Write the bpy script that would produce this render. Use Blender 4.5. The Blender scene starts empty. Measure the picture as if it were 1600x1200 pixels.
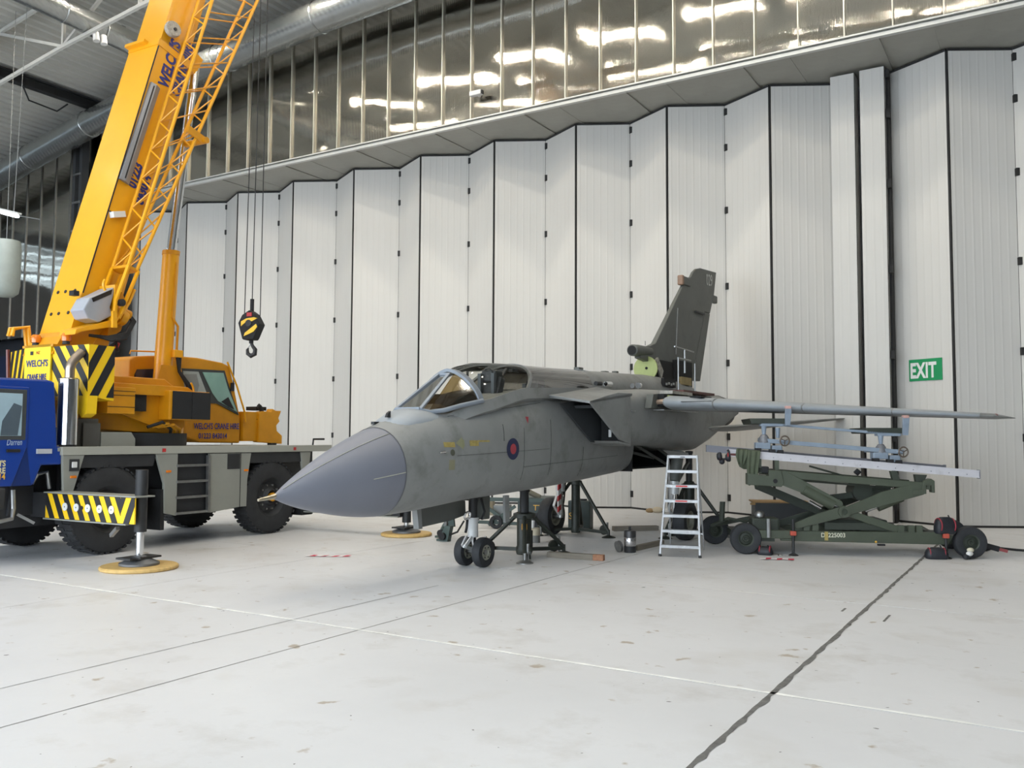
import bpy, math, random
from mathutils import Vector, Matrix
random.seed(7)
SC = bpy.context.scene
COL = SC.collection
PI = math.pi

# ---------------------------------------------------------------- camera, sky, exposure
cam_d = bpy.data.cameras.new('camera')
cam_d.sensor_width = 36.0
cam_d.lens = 1383.0 / 1600.0 * 36.0
cam_d.clip_end = 400
cam = bpy.data.objects.new('camera', cam_d)
COL.objects.link(cam)
pit, rol = math.radians(3.475), 0.0052
_f = Vector((0, math.cos(pit), math.sin(pit)))
_u = Vector((0, -math.sin(pit), math.cos(pit)))
_r = Vector((1, 0, 0))
_r2 = math.cos(rol) * _r + math.sin(rol) * _u
_u2 = math.cos(rol) * _u - math.sin(rol) * _r
cam.matrix_world = Matrix(((_r2.x, _u2.x, -_f.x, 0), (_r2.y, _u2.y, -_f.y, 0), (_r2.z, _u2.z, -_f.z, 2.0), (0, 0, 0, 1)))
SC.camera = cam

world = bpy.data.worlds.new('overcast_sky')
SC.world = world
world.use_nodes = True
_bg = world.node_tree.nodes['Background']
_bg.inputs['Color'].default_value = (0.80, 0.90, 1.0, 1)
_bg.inputs['Strength'].default_value = 5.9
SC.view_settings.view_transform = 'Standard'
SC.view_settings.look = 'None'
SC.view_settings.exposure = 0.10
SC.view_settings.gamma = 1.0
SC.view_settings.use_curve_mapping = False
for _k, _v in (('max_bounces', 6), ('diffuse_bounces', 4), ('glossy_bounces', 3), ('transmission_bounces', 4), ('transparent_max_bounces', 8)):
    setattr(SC.cycles, _k, _v)
SC.cycles.use_light_tree = False; SC.cycles.adaptive_threshold = 0.03; SC.cycles.adaptive_min_samples = 16
SC.cycles.caustics_reflective = False; SC.cycles.caustics_refractive = False
LAMP = 310.0           # emission of the high-bay lamp lenses

# frames: (location, rotation about z)
HALL = ((3.449, 25.814, 0), math.radians(-31.4))     # a along door wall, d towards it
CRANE = ((-6.35, 14.1, 0), math.radians(61.0))
JET = ((-0.585, 13.9, 0), math.radians(57.0))
LIFT = ((4.08, 15.5, 0), math.radians(-6.5))

# ---------------------------------------------------------------- helpers
def lin(h):
    c = [int(h[i:i + 2], 16) / 255 for i in (0, 2, 4)]
    return tuple((x / 12.92 if x <= 0.04045 else ((x + 0.055) / 1.055) ** 2.4) for x in c)

MATS = {}
def mat(name, hexc, rough=0.5, metal=0.0, var=0.08, scale=3.0, bump=0.0, bscale=40.0, spec=0.5,
        dirt=None, stretch=(1, 1, 1), emit=0.0, coat=0.0):
    if name in MATS: return MATS[name]
    m = bpy.data.materials.new(name); m.use_nodes = True
    nt = m.node_tree; nd = nt.nodes; ln = nt.links
    b = nd['Principled BSDF']
    b.inputs['Roughness'].default_value = rough
    b.inputs['Metallic'].default_value = metal
    b.inputs['Specular IOR Level'].default_value = spec
    b.inputs['Coat Weight'].default_value = coat
    b.inputs['Coat Roughness'].default_value = 0.15
    c = lin(hexc)
    tc = nd.new('ShaderNodeTexCoord'); mp = nd.new('ShaderNodeMapping')
    mp.inputs['Scale'].default_value = stretch
    ln.new(tc.outputs['Object'], mp.inputs['Vector'])
    nz = nd.new('ShaderNodeTexNoise'); nz.inputs['Scale'].default_value = scale
    nz.inputs['Detail'].default_value = 5; nz.inputs['Roughness'].default_value = 0.6
    ln.new(mp.outputs['Vector'], nz.inputs['Vector'])
    rp = nd.new('ShaderNodeValToRGB')
    rp.color_ramp.elements[0].position = 0.3; rp.color_ramp.elements[1].position = 0.7
    rp.color_ramp.elements[0].color = tuple(x * (1 - var) for x in c) + (1,)
    rp.color_ramp.elements[1].color = tuple(min(1, x * (1 + var)) for x in c) + (1,)
    ln.new(nz.outputs['Fac'], rp.inputs['Fac'])
    out = rp.outputs['Color']
    if dirt:
        dh, amt, ds, thr = dirt
        n2 = nd.new('ShaderNodeTexNoise'); n2.inputs['Scale'].default_value = ds; n2.inputs['Detail'].default_value = 7
        n2.inputs['Roughness'].default_value = 0.65
        ln.new(mp.outputs['Vector'], n2.inputs['Vector'])
        mr = nd.new('ShaderNodeMapRange'); mr.inputs['From Min'].default_value = thr; mr.inputs['From Max'].default_value = thr + 0.22
        mr.inputs['To Max'].default_value = amt
        ln.new(n2.outputs['Fac'], mr.inputs['Value'])
        mx = nd.new('ShaderNodeMix'); mx.data_type = 'RGBA'
        ln.new(mr.outputs['Result'], mx.inputs['Factor']); ln.new(out, mx.inputs['A'])
        mx.inputs['B'].default_value = lin(dh) + (1,)
        out = mx.outputs['Result']
    ln.new(out, b.inputs['Base Color'])
    if bump:
        n3 = nd.new('ShaderNodeTexNoise'); n3.inputs['Scale'].default_value = bscale; n3.inputs['Detail'].default_value = 4
        ln.new(mp.outputs['Vector'], n3.inputs['Vector'])
        bp = nd.new('ShaderNodeBump'); bp.inputs['Strength'].default_value = bump; bp.inputs['Distance'].default_value = 0.02
        ln.new(n3.outputs['Fac'], bp.inputs['Height']); ln.new(bp.outputs['Normal'], b.inputs['Normal'])
    if emit:
        b.inputs['Emission Color'].default_value = c + (1,)
        b.inputs['Emission Strength'].default_value = emit
    MATS[name] = m
    return m

def glass(name, hexc, refl=0.12, tint=1.0, blend=0.2):
    """clear pane: tinted transparency with a fresnel-weighted sharp reflection"""
    if name in MATS: return MATS[name]
    m = bpy.data.materials.new(name); m.use_nodes = True
    nt = m.node_tree; nd = nt.nodes; ln = nt.links
    nd.remove(nd['Principled BSDF'])
    t = nd.new('ShaderNodeBsdfTransparent'); t.inputs['Color'].default_value = tuple(x * tint for x in lin(hexc)) + (1,)
    g = nd.new('ShaderNodeBsdfGlossy'); g.inputs['Roughness'].default_value = 0.03
    lw = nd.new('ShaderNodeLayerWeight'); lw.inputs['Blend'].default_value = 0.35
    ad = nd.new('ShaderNodeMath'); ad.operation = 'ADD'; ad.inputs[1].default_value = refl; ad.use_clamp = True
    lw.inputs['Blend'].default_value = blend; ln.new(lw.outputs['Fresnel'], ad.inputs[0])
    mx = nd.new('ShaderNodeMixShader')
    ln.new(ad.outputs[0], mx.inputs['Fac']); ln.new(t.outputs[0], mx.inputs[1]); ln.new(g.outputs[0], mx.inputs[2])
    ln.new(mx.outputs[0], nd['Material Output'].inputs['Surface'])
    MATS[name] = m
    return m

def V(*a): return Vector(a)

class MB:
    """collects shapes; build() links them as one mesh object"""
    def __init__(s): s.v = []; s.f = []
    def add(s, vs, fs):
        o = len(s.v); s.v += [tuple(p) for p in vs]; s.f += [tuple(i + o for i in f) for f in fs]; return s
    def box(s, x0, x1, y0, y1, z0, z1, M=None):
        vs = [(x, y, z) for z in (z0, z1) for y in (y0, y1) for x in (x0, x1)]
        if M is not None: vs = [tuple(M @ Vector(p)) for p in vs]
        return s.add(vs, [(0, 2, 3, 1), (4, 5, 7, 6), (0, 1, 5, 4), (2, 6, 7, 3), (0, 4, 6, 2), (1, 3, 7, 5)])
    def prism(s, poly, ax, a0, a1):
        """poly in the two other axes (in xyz order), extruded along ax from a0 to a1"""
        def P(p, a):
            if ax == 'x': return (a, p[0], p[1])
            if ax == 'y': return (p[0], a, p[1])
            return (p[0], p[1], a)
        n = len(poly)
        vs = [P(p, a0) for p in poly] + [P(p, a1) for p in poly]
        fs = [tuple(range(n)), tuple(range(2 * n - 1, n - 1, -1))]
        fs += [(i, i + n, (i + 1) % n + n, (i + 1) % n) for i in range(n)]
        return s.add(vs, fs)
    def cyl(s, p0, p1, r0, r1=None, n=12, caps=True):
        r1 = r0 if r1 is None else r1
        p0, p1 = Vector(p0), Vector(p1); d = (p1 - p0).normalized()
        a = d.orthogonal().normalized(); b = d.cross(a)
        if abs(d.z) > 0.99: a, b = Vector((1, 0, 0)), Vector((0, 1, 0)) * (1 if d.z > 0 else -1)
        rings = [[p + r * (math.cos(2 * PI * i / n) * a + math.sin(2 * PI * i / n) * b) for i in range(n)] for p, r in ((p0, r0), (p1, r1))]
        return s.loft(rings, caps)
    def loft(s, rings, caps=True, closed=True):
        n = len(rings[0]); vs = [p for r in rings for p in r]; fs = []
        m = n if closed else n - 1
        for k in range(len(rings) - 1):
            for i in range(m):
                j = (i + 1) % n
                fs.append((k * n + i, k * n + j, (k + 1) * n + j, (k + 1) * n + i))
        if caps and closed:
            fs.append(tuple(range(n - 1, -1, -1))); o = (len(rings) - 1) * n; fs.append(tuple(range(o, o + n)))
        return s.add(vs, fs)
    def lathe(s, prof, org, axis, n=24, caps=False):
        """prof: (radius, height along axis)"""
        d = Vector(axis).normalized(); a = d.orthogonal().normalized(); b = d.cross(a); o = Vector(org)
        return s.loft([[o + h * d + r * (math.cos(2 * PI * i / n) * a + math.sin(2 * PI * i / n) * b) for i in range(n)] for r, h in prof], caps)
    def tube(s, pts, r, n=8, caps=True):
        pts = [Vector(p) for p in pts]; rings = []; prev = None
        for i, p in enumerate(pts):
            t = (pts[min(i + 1, len(pts) - 1)] - pts[max(i - 1, 0)]).normalized()
            a = t.orthogonal().normalized() if prev is None else (prev - prev.dot(t) * t).normalized()
            prev = a; b = t.cross(a)
            rr = r[i] if isinstance(r, (list, tuple)) else r
            rings.append([p + rr * (math.cos(2 * PI * k / n) * a + math.sin(2 * PI * k / n) * b) for k in range(n)])
        return s.loft(rings, caps)
    def bar(s, p0, p1, w, h, up=(0, 0, 1)):
        """rectangular bar: w across, h along up"""
        p0, p1 = Vector(p0), Vector(p1); d = (p1 - p0).normalized(); u = Vector(up)
        a = d.cross(u)
        if a.length < 1e-4: a = d.orthogonal()
        a.normalize(); u = a.cross(d)
        R = lambda p: [p + a * (sx * w / 2) + u * (sz * h / 2) for sx, sz in ((-1, -1), (1, -1), (1, 1), (-1, 1))]
        return s.loft([R(p0), R(p1)])
    def torus(s, c, axis, R, r, n=24, m=8, a0=0.0, a1=2 * PI):
        d = Vector(axis).normalized(); a = d.orthogonal().normalized(); b = d.cross(a); c = Vector(c)
        full = a1 - a0 > 6.28; k = n if full else n + 1
        rings = []
        for i in range(k):
            t = a0 + (a1 - a0) * i / n; rd = math.cos(t) * a + math.sin(t) * b
            rings.append([c + rd * (R + r * math.cos(2 * PI * j / m)) + d * (r * math.sin(2 * PI * j / m)) for j in range(m)])
        if full: rings.append(rings[0])
        return s.loft(rings, not full)
    def sphere(s, c, r, n=12, m=8, sc=(1, 1, 1)):
        c = Vector(c); rings = []
        for k in range(m + 1):
            t = PI * k / m; q = max(math.sin(t), 0.02)
            rings.append([c + Vector((r * sc[0] * q * math.cos(2 * PI * i / n), r * sc[1] * q * math.sin(2 * PI * i / n), -r * sc[2] * math.cos(t))) for i in range(n)])
        return s.loft(rings)
    def mesh(s, name, material, smooth=None):
        me = bpy.data.meshes.new(name); me.from_pydata(s.v, [], s.f); me.validate(); me.update()
        import bmesh
        bm = bmesh.new(); bm.from_mesh(me); bmesh.ops.recalc_face_normals(bm, faces=bm.faces); bm.to_mesh(me); bm.free()
        if material: me.materials.append(material)
        if smooth is not None:
            me.shade_smooth(); me.set_sharp_from_angle(angle=math.radians(smooth))
        return me
    def build(s, name, material, parent=None, frame=None, smooth=None, bevel=0.0, loc=None):
        o = bpy.data.objects.new(name, s.mesh(name, material, smooth)); COL.objects.link(o)
        if parent is not None: o.parent = parent
        if frame is not None: o.location = frame[0]; o.rotation_euler = (0, 0, frame[1])
        if loc is not None: o.location = loc
        if bevel:
            b = o.modifiers.new('bevel', 'BEVEL'); b.width = bevel; b.segments = 2; b.limit_method = 'ANGLE'; b.angle_limit = math.radians(40)
        return o

def tag(o, label=None, cat=None, group=None, kind=None):
    if label: o['label'] = label
    if cat: o['category'] = cat
    if group: o['group'] = group
    if kind: o['kind'] = kind
    return o

def empty(name, frame=None, loc=None, rz=0.0, parent=None):
    o = bpy.data.objects.new(name, None); COL.objects.link(o); o.empty_display_size = 0.2
    if frame is not None: o.location = frame[0]; o.rotation_euler = (0, 0, frame[1])
    if loc is not None: o.location = loc; o.rotation_euler = (0, 0, rz)
    if parent is not None: o.parent = parent
    return o

def inframe(frame, p):
    """point of a frame in world coordinates"""
    c, s = math.cos(frame[1]), math.sin(frame[1])
    return Vector((frame[0][0] + c * p[0] - s * p[1], frame[0][1] + s * p[0] + c * p[1], p[2]))

def inst(src, parent=None, loc=None, name=None):
    o = src.copy(); COL.objects.link(o)
    if name: o.name = name
    if parent is not None: o.parent = parent
    if loc is not None: o.location = loc
    return o

def copy_tree(src, parent=None):
    c = inst(src, parent)
    for ch in list(src.children): copy_tree(ch, c)
    return c

def text(name, body, size, material, parent, loc, rot, ext=0.002, bold=0.0, shear=0.0, sx=1.0, align='LEFT', spacing=1.0):
    cu = bpy.data.curves.new(name, 'FONT'); cu.body = body; cu.size = size; cu.extrude = ext; cu.offset = bold
    cu.shear = shear; cu.align_x = align; cu.resolution_u = 3; cu.space_character = spacing
    cu.materials.append(material)
    tmp = bpy.data.objects.new(name, cu); COL.objects.link(tmp)
    bpy.context.view_layer.update()
    me = bpy.data.meshes.new_from_object(tmp.evaluated_get(bpy.context.evaluated_depsgraph_get()))
    bpy.data.objects.remove(tmp); me.name = name
    if not me.materials: me.materials.append(material)
    o = bpy.data.objects.new(name, me); COL.objects.link(o)
    if parent is not None: o.parent = parent
    o.location = loc; o.rotation_euler = rot; o.scale = (sx, 1, 1)
    return o

def basis(xdir, ydir):
    """euler for text: local x along xdir, local y along ydir"""
    x = Vector(xdir).normalized(); y = Vector(ydir); y = (y - y.dot(x) * x).normalized(); z = x.cross(y)
    return Matrix(((x.x, y.x, z.x), (x.y, y.y, z.y), (x.z, y.z, z.z))).to_euler()

# shared finishes
BLACK = mat('black_rubber', '1c1d1f', 0.75, var=0.25, scale=8, bump=0.25)
DARK = mat('dark_grey_metal', '2c2d2e', 0.55, 0.2, var=0.2)
CHROME = mat('bright_steel', 'd8d9da', 0.14, 1.0, var=0.05)
STEEL = mat('dull_steel', '9a9b9a', 0.38, 0.9, var=0.12, scale=9)
WHITE = mat('white_paint', 'd8d8d6', 0.5, var=0.04)
AMBER = mat('amber_lens', 'e07a18', 0.2, var=0.1, coat=0.5)
RED = mat('red_paint', 'b52a2c', 0.5, var=0.12)
# ================================================================= the hall
def roof_z(a): return 16.5 - 0.0042 * (a + 2.5) ** 2

# ---- floor: concrete slabs with joints
def concrete():
    m = mat('concrete_slab', 'd4d4d5', 0.42, var=0.055, scale=0.55, bump=0.06, bscale=14, spec=0.4, dirt=('9d978c', 0.45, 1.1, 0.53))
    return m
CONC = concrete()
nt = CONC.node_tree
# rust-brown spots and fine dark specks
def speck(m, hexc, scale, thr, width, amt, detail=2.0):
    nd, ln = m.node_tree.nodes, m.node_tree.links
    b = nd['Principled BSDF']; src = b.inputs['Base Color'].links[0].from_socket
    tc = [n for n in nd if n.type == 'TEX_COORD'][0]
    nz = nd.new('ShaderNodeTexNoise'); nz.inputs['Scale'].default_value = scale; nz.inputs['Detail'].default_value = detail
    ln.new(tc.outputs['Object'], nz.inputs['Vector'])
    mr = nd.new('ShaderNodeMapRange'); mr.inputs['From Min'].default_value = thr; mr.inputs['From Max'].default_value = thr + width; mr.inputs['To Max'].default_value = amt
    ln.new(nz.outputs['Fac'], mr.inputs['Value'])
    mx = nd.new('ShaderNodeMix'); mx.data_type = 'RGBA'; mx.inputs['B'].default_value = lin(hexc) + (1,)
    ln.new(mr.outputs['Result'], mx.inputs['Factor']); ln.new(src, mx.inputs['A']); ln.new(mx.outputs['Result'], b.inputs['Base Color'])
speck(CONC, '8d7752', 3.4, 0.665, 0.05, 0.65, 5.0)
speck(CONC, 'a99f8c', 0.8, 0.58, 0.2, 0.35, 6.0)
speck(CONC, '55534f', 11.0, 0.74, 0.02, 0.85)
SCREED = mat('screed', '8d8c88', 0.8, var=0.15)
floor = MB().box(-60, 46, -80, 0.6, -0.3, -0.012).build('floor', SCREED, frame=HALL)
tag(floor, 'light grey concrete floor of large slabs', kind='structure')
A_J = [-60, -34.2, -29.9, -25.65, -21.4, -17.15, -12.9, -8.6, -4.25, 0.05, 4.3, 8.56, 12.8, 17.1, 21.4, 25.7, 46]
D_J = [-80, -43.5, -39.0, -34.55, -30.1, -25.6, -21.15, -16.7, -12.25, -7.8, -3.4, 0.5]
for i in range(len(A_J) - 1):
    for j in range(len(D_J) - 1):
        ga = 0.018 if A_J[i + 1] == 8.56 else 0.006
        gb = 0.018 if A_J[i] == 8.56 else 0.006
        MB().box(A_J[i] + gb, A_J[i + 1] - ga, D_J[j] + 0.007, D_J[j + 1] - 0.007, -0.012, 0.0).build('slab', CONC, floor)
FILL_D = mat('dark_joint_sealant', '686764', 0.9, var=0.4, scale=9)
FILL_L = mat('pale_joint_sealant', 'eeeeea', 0.8, var=0.12, scale=5)
SAW = mat('saw_cut_dust', '8f8e8b', 0.9, var=0.3, scale=3)
def ragged(a, d0, d1, w0, name, m, axis='a', jit=0.012):
    """flush sealant strip of uneven width in a joint"""
    n = int(abs(d1 - d0) / 0.12); L = []; Rr = []
    rnd = random.Random(int(a * 100))
    for k in range(n + 1):
        t = d0 + (d1 - d0) * k / n
        l = -w0 - rnd.random() * jit; r = w0 + rnd.random() * jit * 2.5
        L.append(l); Rr.append(r)
    vs = []
    for k in range(n + 1):
        t = d0 + (d1 - d0) * k / n
        for w in (L[k], Rr[k]): vs.append((a + w, t, 0.0022) if axis == 'a' else (t, a + w, 0.0022))
    fs = [(2 * k, 2 * k + 1, 2 * k + 3, 2 * k + 2) for k in range(n)]
    return MB().add(vs, fs).build(name, m, floor)
ragged(8.56, -21.0, -3.4, 0.013, 'joint_sealant', FILL_D, jit=0.012)
ragged(-16.688, -9.0, 14.0, 0.009, 'joint_sealant', FILL_L, axis='d', jit=0.012)
ragged(-12.25, 3.0, 7.4, 0.005, 'joint_sealant', FILL_L, axis='d', jit=0.006)
ragged(3.35, -20.5, -14.0, 0.003, 'saw_cut', SAW, jit=0.004)
ragged(4.3, -21.0, -10.0, 0.003, 'saw_cut', SAW, jit=0.004)
for (a, d, l) in ((8.35, -12.9, 0.22), (8.86, -13.25, 0.42)):
    MB().box(a - 0.012, a + 0.012, d, d + l, 0.0, 0.003).build('tar_mark', FILL_D, floor)

# ---- outer shell
SHELL = mat('grey_lining', '8d8f90', 0.7, var=0.05)
DARKWALL = mat('dark_lining', '55575a', 0.6, var=0.08)
tag(MB().box(-34, 26, 0.35, 0.55, 0, 18).build('wall_light_block', SHELL, frame=HALL), 'added plain sheet blocking light behind the folding doors', kind='structure')  # unseen sheet added to block light behind everything
tag(MB().box(-34.3, -34, -33, 0.5, 0, 9.9).box(-34.3, -34, -33, 0.5, 11.7, 18).box(-34.3, -34, -3.6, 0.5, 9.9, 11.7).build('wall_left', DARKWALL, frame=HALL), 'dark side wall of the hall', kind='structure')
win = MB().box(-34.25, -34.05, -33, -3.6, 9.9, 9.98).box(-34.25, -34.05, -33, -3.6, 11.62, 11.7).build('window_added', SHELL, frame=HALL); tag(win, 'added ribbon window high in the left wall, for streaks in the cladding', kind='structure')  # added opening, out of view; gives the cladding its bright reflected streaks
for z_, h_ in ((10.16, 0.42), (10.74, 0.38), (11.24, 0.3)): MB().box(-34.22, -34.08, -33, -3.6, z_, z_ + h_).build('transom', SHELL, win)  # wide transoms leave narrow slots that thin the reflected streaks
for k in range(8):
    y_ = -33 + 3.675 * k
    MB().box(-34.22, -34.08, y_ - 0.06, y_ + 0.06, 9.98, 11.62).build('window_post', SHELL, win)
    MB().box(-34.17, -34.15, y_ + 0.06, y_ + 3.6, 9.98, 11.62).build('pane', glass('plain_glass', 'e8eef0', 0.03), win)
tag(MB().box(26, 26.3, -33, 0.5, 0, 18).build('wall_right', DARKWALL, frame=HALL), 'dark side wall of the hall on the right', kind='structure')
fr = MB().box(-34, 26, -33.2, -33, 12.0, 18).box(-34, -24, -33.2, -33, 0, 12).box(17, 26, -33.2, -33, 0, 12)
tag(fr.build('wall_front', SHELL, frame=HALL), 'wall around the open hangar doorway', kind='structure')

# ---- corrugated roof deck
DECK = mat('roof_deck', 'bdbdb6', 0.5, 0.0, var=0.05, scale=0.6)
prof = []
a = -34.2
while a < 26.2:
    for da, dz in ((0, 0.0), (0.13, 0.0), (0.18, 0.11), (0.31, 0.11)): prof.append((a + da, roof_z(a + da) + dz))
    a += 0.36
deck = MB().loft([[(p[0], -33.2, p[1]) for p in prof], [(p[0], 0.5, p[1]) for p in prof]], closed=False)
ceil = deck.build('ceiling', DECK, frame=HALL)
tag(ceil, 'pale corrugated steel roof deck', kind='structure')
MB().loft([[(p[0], -33.2, p[1] + 0.3) for p in prof[::8]], [(p[0], 0.5, p[1] + 0.3) for p in prof[::8]]], closed=False).build('roof_cover', SHELL, ceil)

# ---- folding doors
DOORW = mat('door_panel', 'c6c4bf', 0.55, var=0.035, scale=0.7, stretch=(1, 1, 0.25), spec=0.35)
def ribs(m, pitch, strength):
    nd, ln = m.node_tree.nodes, m.node_tree.links
    tc = [n for n in nd if n.type == 'TEX_COORD'][0]
    w = nd.new('ShaderNodeTexWave'); w.wave_type = 'BANDS'; w.bands_direction = 'X'; w.wave_profile = 'SIN'
    w.inputs['Scale'].default_value = 2 * PI / pitch / 20.0 * 1.0
    ln.new(tc.outputs['Object'], w.inputs['Vector'])
    pw = nd.new('ShaderNodeMath'); pw.operation = 'POWER'; pw.inputs[1].default_value = 8
    ln.new(w.outputs['Fac'], pw.inputs[0])
    bp = nd.new('ShaderNodeBump'); bp.inputs['Strength'].default_value = strength; bp.inputs['Distance'].default_value = 0.02
    ln.new(pw.outputs[0], bp.inputs['Height']); ln.new(bp.outputs['Normal'], nd['Principled BSDF'].inputs['Normal'])
ribs(DOORW, 0.2, 0.22)
SEAL = mat('black_seal', '232323', 0.8, var=0.2)
ZD = 11.18
hin = [-22.8, -19.95, -17.06, -14.15, -11.27, -8.39, -5.52, -2.66, 0.17, 3.0, 5.84]
HZ = [11.0, 10.0, 8.25, 6.15, 4.05, 2.06, 0.42]
DH, DS = -0.30, -1.05
hinge_me = MB().box(-0.06, 0.06, -0.05, 0.05, -0.09, 0.09).mesh('hinge', SEAL)
ndoor = 0
def leaf(p, q, hinge_at=None):
    """one tall door leaf between two plan points; its own frame has x along the leaf"""
    global ndoor
    ndoor += 1
    P, Q = Vector(p), Vector(q); L = (Q - P).length; ang = math.atan2(Q.y - P.y, Q.x - P.x)
    o = MB().box(0.025, L - 0.025, -0.035, 0.035, 0.05, ZD).build('door_%d' % ndoor, DOORW)
    w = inframe(HALL, (P.x, P.y, 0)); o.location = w; o.rotation_euler = (0, 0, HALL[1] + ang)
    tag(o, 'tall pale folding door leaf %s' % ('with black hinges' if hinge_at is not None else 'between black seams'), kind='structure')
    MB().box(L - 0.025, L + 0.02, -0.03, 0.03, 0.05, ZD).build('seal_strip', SEAL, o)
    MB().box(0.0, L, -0.045, 0.045, 0.0, 0.05).build('bottom_seal', SEAL, o)
    MB().box(0.0, L, -0.045, 0.045, ZD, ZD + 0.05).build('top_seal', SEAL, o)
    if hinge_at is not None:
        for z in HZ:
            h = bpy.data.objects.new('hinge', hinge_me); COL.objects.link(h); h.parent = o; h.location = (L + 0.02, -0.07, z)
    return o
for i in range(len(hin) - 1):
    h0, h1 = hin[i], hin[i + 1]; s = h0 + 0.505 * (h1 - h0)
    leaf((h0, DH), (s, DS)); leaf((s, DS), (h1, DH), True)
for h0, h1 in ((7.22, 9.93), (9.93, 12.7), (12.7, 15.5)):
    s = h0 + 0.51 * (h1 - h0)
    leaf((h0, DH), (s, DS)); leaf((s, DS), (h1, DH), True)
for k, (a0, a1, d) in enumerate(((5.92, 6.49, -0.88), (6.63, 7.2, -0.93))):
    o = MB().box(a0, a1, d, d + 0.5, 0.03, ZD).build('door_%d' % (ndoor + 1 + k), DOORW, frame=HALL)
    tag(o, 'narrow pale door post where the folding leaves meet', kind='structure')
    MB().box(a1 - 0.004, a1 + 0.012, d - 0.012, d, 0.03, ZD).build('seal_strip', SEAL, o)
MB().box(7.2, 7.26, -0.75, -0.35, 0, ZD).build('seal_strip', SEAL, o)
for z in HZ: MB().box(7.22, 7.3, -0.9, -0.7, z - 0.1, z + 0.1).build('hinge', SEAL, o)

# ---- soffit and fascia over the doors
SOFF = mat('soffit_sheet', '9b9a92', 0.6, var=0.07, scale=1.2, dirt=('77756d', 0.4, 2.0, 0.55))
FASC = mat('fascia_metal', 'c4c5c2', 0.4, 0.3, var=0.05)
soff = MB().box(-23, 16, -2.5, 0.4, 11.3, 11.42).build('trim_1', SOFF, frame=HALL)
tag(soff, 'grey sheet soffit above the folding doors', kind='structure')
sp = MB().box(0.008, 1.05, -2.5, 0.35, 11.26, 11.30).mesh('soffit_panel', SOFF)
for k in range(36):
    o = bpy.data.objects.new('soffit_panel', sp); COL.objects.link(o); o.parent = soff
    o.location = (-22.3 + 1.06 * k, 0, 0.006 * ((k * 7) % 3)); o.rotation_euler = (0, 0.004 * ((k * 5) % 3 - 1), 0)
fas = MB().box(-23, 16, -2.56, -2.44, 11.25, 11.33).build('trim_2', FASC, frame=HALL)
tag(fas, 'thin pale metal edge along the soffit', kind='structure')
MB().box(-23, 16, -2.60, -2.5, 11.37, 11.41).build('drip_strip', FASC, fas)

# ---- glossy cladding above the doors
def cladding():
    m = bpy.data.materials.new('mirror_cladding'); m.use_nodes = True
    nd, ln = m.node_tree.nodes, m.node_tree.links; b = nd['Principled BSDF']
    b.inputs['Base Color'].default_value = (0.56, 0.53, 0.47, 1); b.inputs['Metallic'].default_value = 1.0
    b.inputs['Roughness'].default_value = 0.065
    b.inputs['Anisotropic'].default_value = 0.0
    tc = nd.new('ShaderNodeTexCoord'); gm = nd.new('ShaderNodeNewGeometry')
    mp = nd.new('ShaderNodeMapping'); mp.inputs['Scale'].default_value = (1, 1, 1)
    ln.new(gm.outputs['Position'], mp.inputs['Vector'])
    # broad waviness of the sheets
    nz = nd.new('ShaderNodeTexNoise'); nz.inputs['Scale'].default_value = 0.33; nz.inputs['Detail'].default_value = 2
    ln.new(mp.outputs['Vector'], nz.inputs['Vector'])
    b1 = nd.new('ShaderNodeBump'); b1.inputs['Strength'].default_value = 0.5; b1.inputs['Distance'].default_value = 0.10
    ln.new(nz.outputs['Fac'], b1.inputs['Height'])
    # fine upright flutes smear reflections sideways
    w = nd.new('ShaderNodeTexWave'); w.wave_type = 'BANDS'; w.bands_direction = 'X'; w.inputs['Scale'].default_value = 9.0
    w.inputs['Distortion'].default_value = 1.0
    ln.new(tc.outputs['Object'], w.inputs['Vector'])
    b2 = nd.new('ShaderNodeBump'); b2.inputs['Strength'].default_value = 0.13; b2.inputs['Distance'].default_value = 0.01
    ln.new(w.outputs['Fac'], b2.inputs['Height']); ln.new(b1.outputs['Normal'], b2.inputs['Normal'])
    ln.new(b2.outputs['Normal'], b.inputs['Normal'])
    return m
CLAD = cladding()
MULL = mat('mullion', 'd9d5c8', 0.35, 0.4, var=0.05)
clad = MB().box(-34, 26, -2.36, -2.30, 11.4, 18).box(-34, -22.9, -2.36, -2.30, 6.2, 11.4).build('wall_gable', DARKWALL, frame=HALL)
tag(clad, 'glossy metal cladding in tall strips above the doors', kind='structure')
pm = MB().box(0.012, 1.048, -2.46, -2.40, 11.42, 17.2).mesh('cladding_panel', CLAD)
pl = MB().box(0.012, 1.048, -2.46, -2.40, 6.2, 17.2).mesh('cladding_panel', CLAD)
mm = MB().box(-0.016, 0.016, -2.53, -2.44, 11.38, 17.2).mesh('mullion', MULL)
ml = MB().box(-0.018, 0.018, -2.50, -2.44, 6.2, 17.2).mesh('mullion', STEEL)
for k in range(-33, 15):
    a0 = 0.235 + 1.0575 * k
    left = a0 < -22.6
    o = bpy.data.objects.new('cladding_panel', pl if left else pm); COL.objects.link(o); o.parent = clad; o.location = (a0, 0, 0)
    o.rotation_euler = (0, 0, 0)
    o = bpy.data.objects.new('mullion', ml if left else mm); COL.objects.link(o); o.parent = clad; o.location = (a0, 0, 0)
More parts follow.
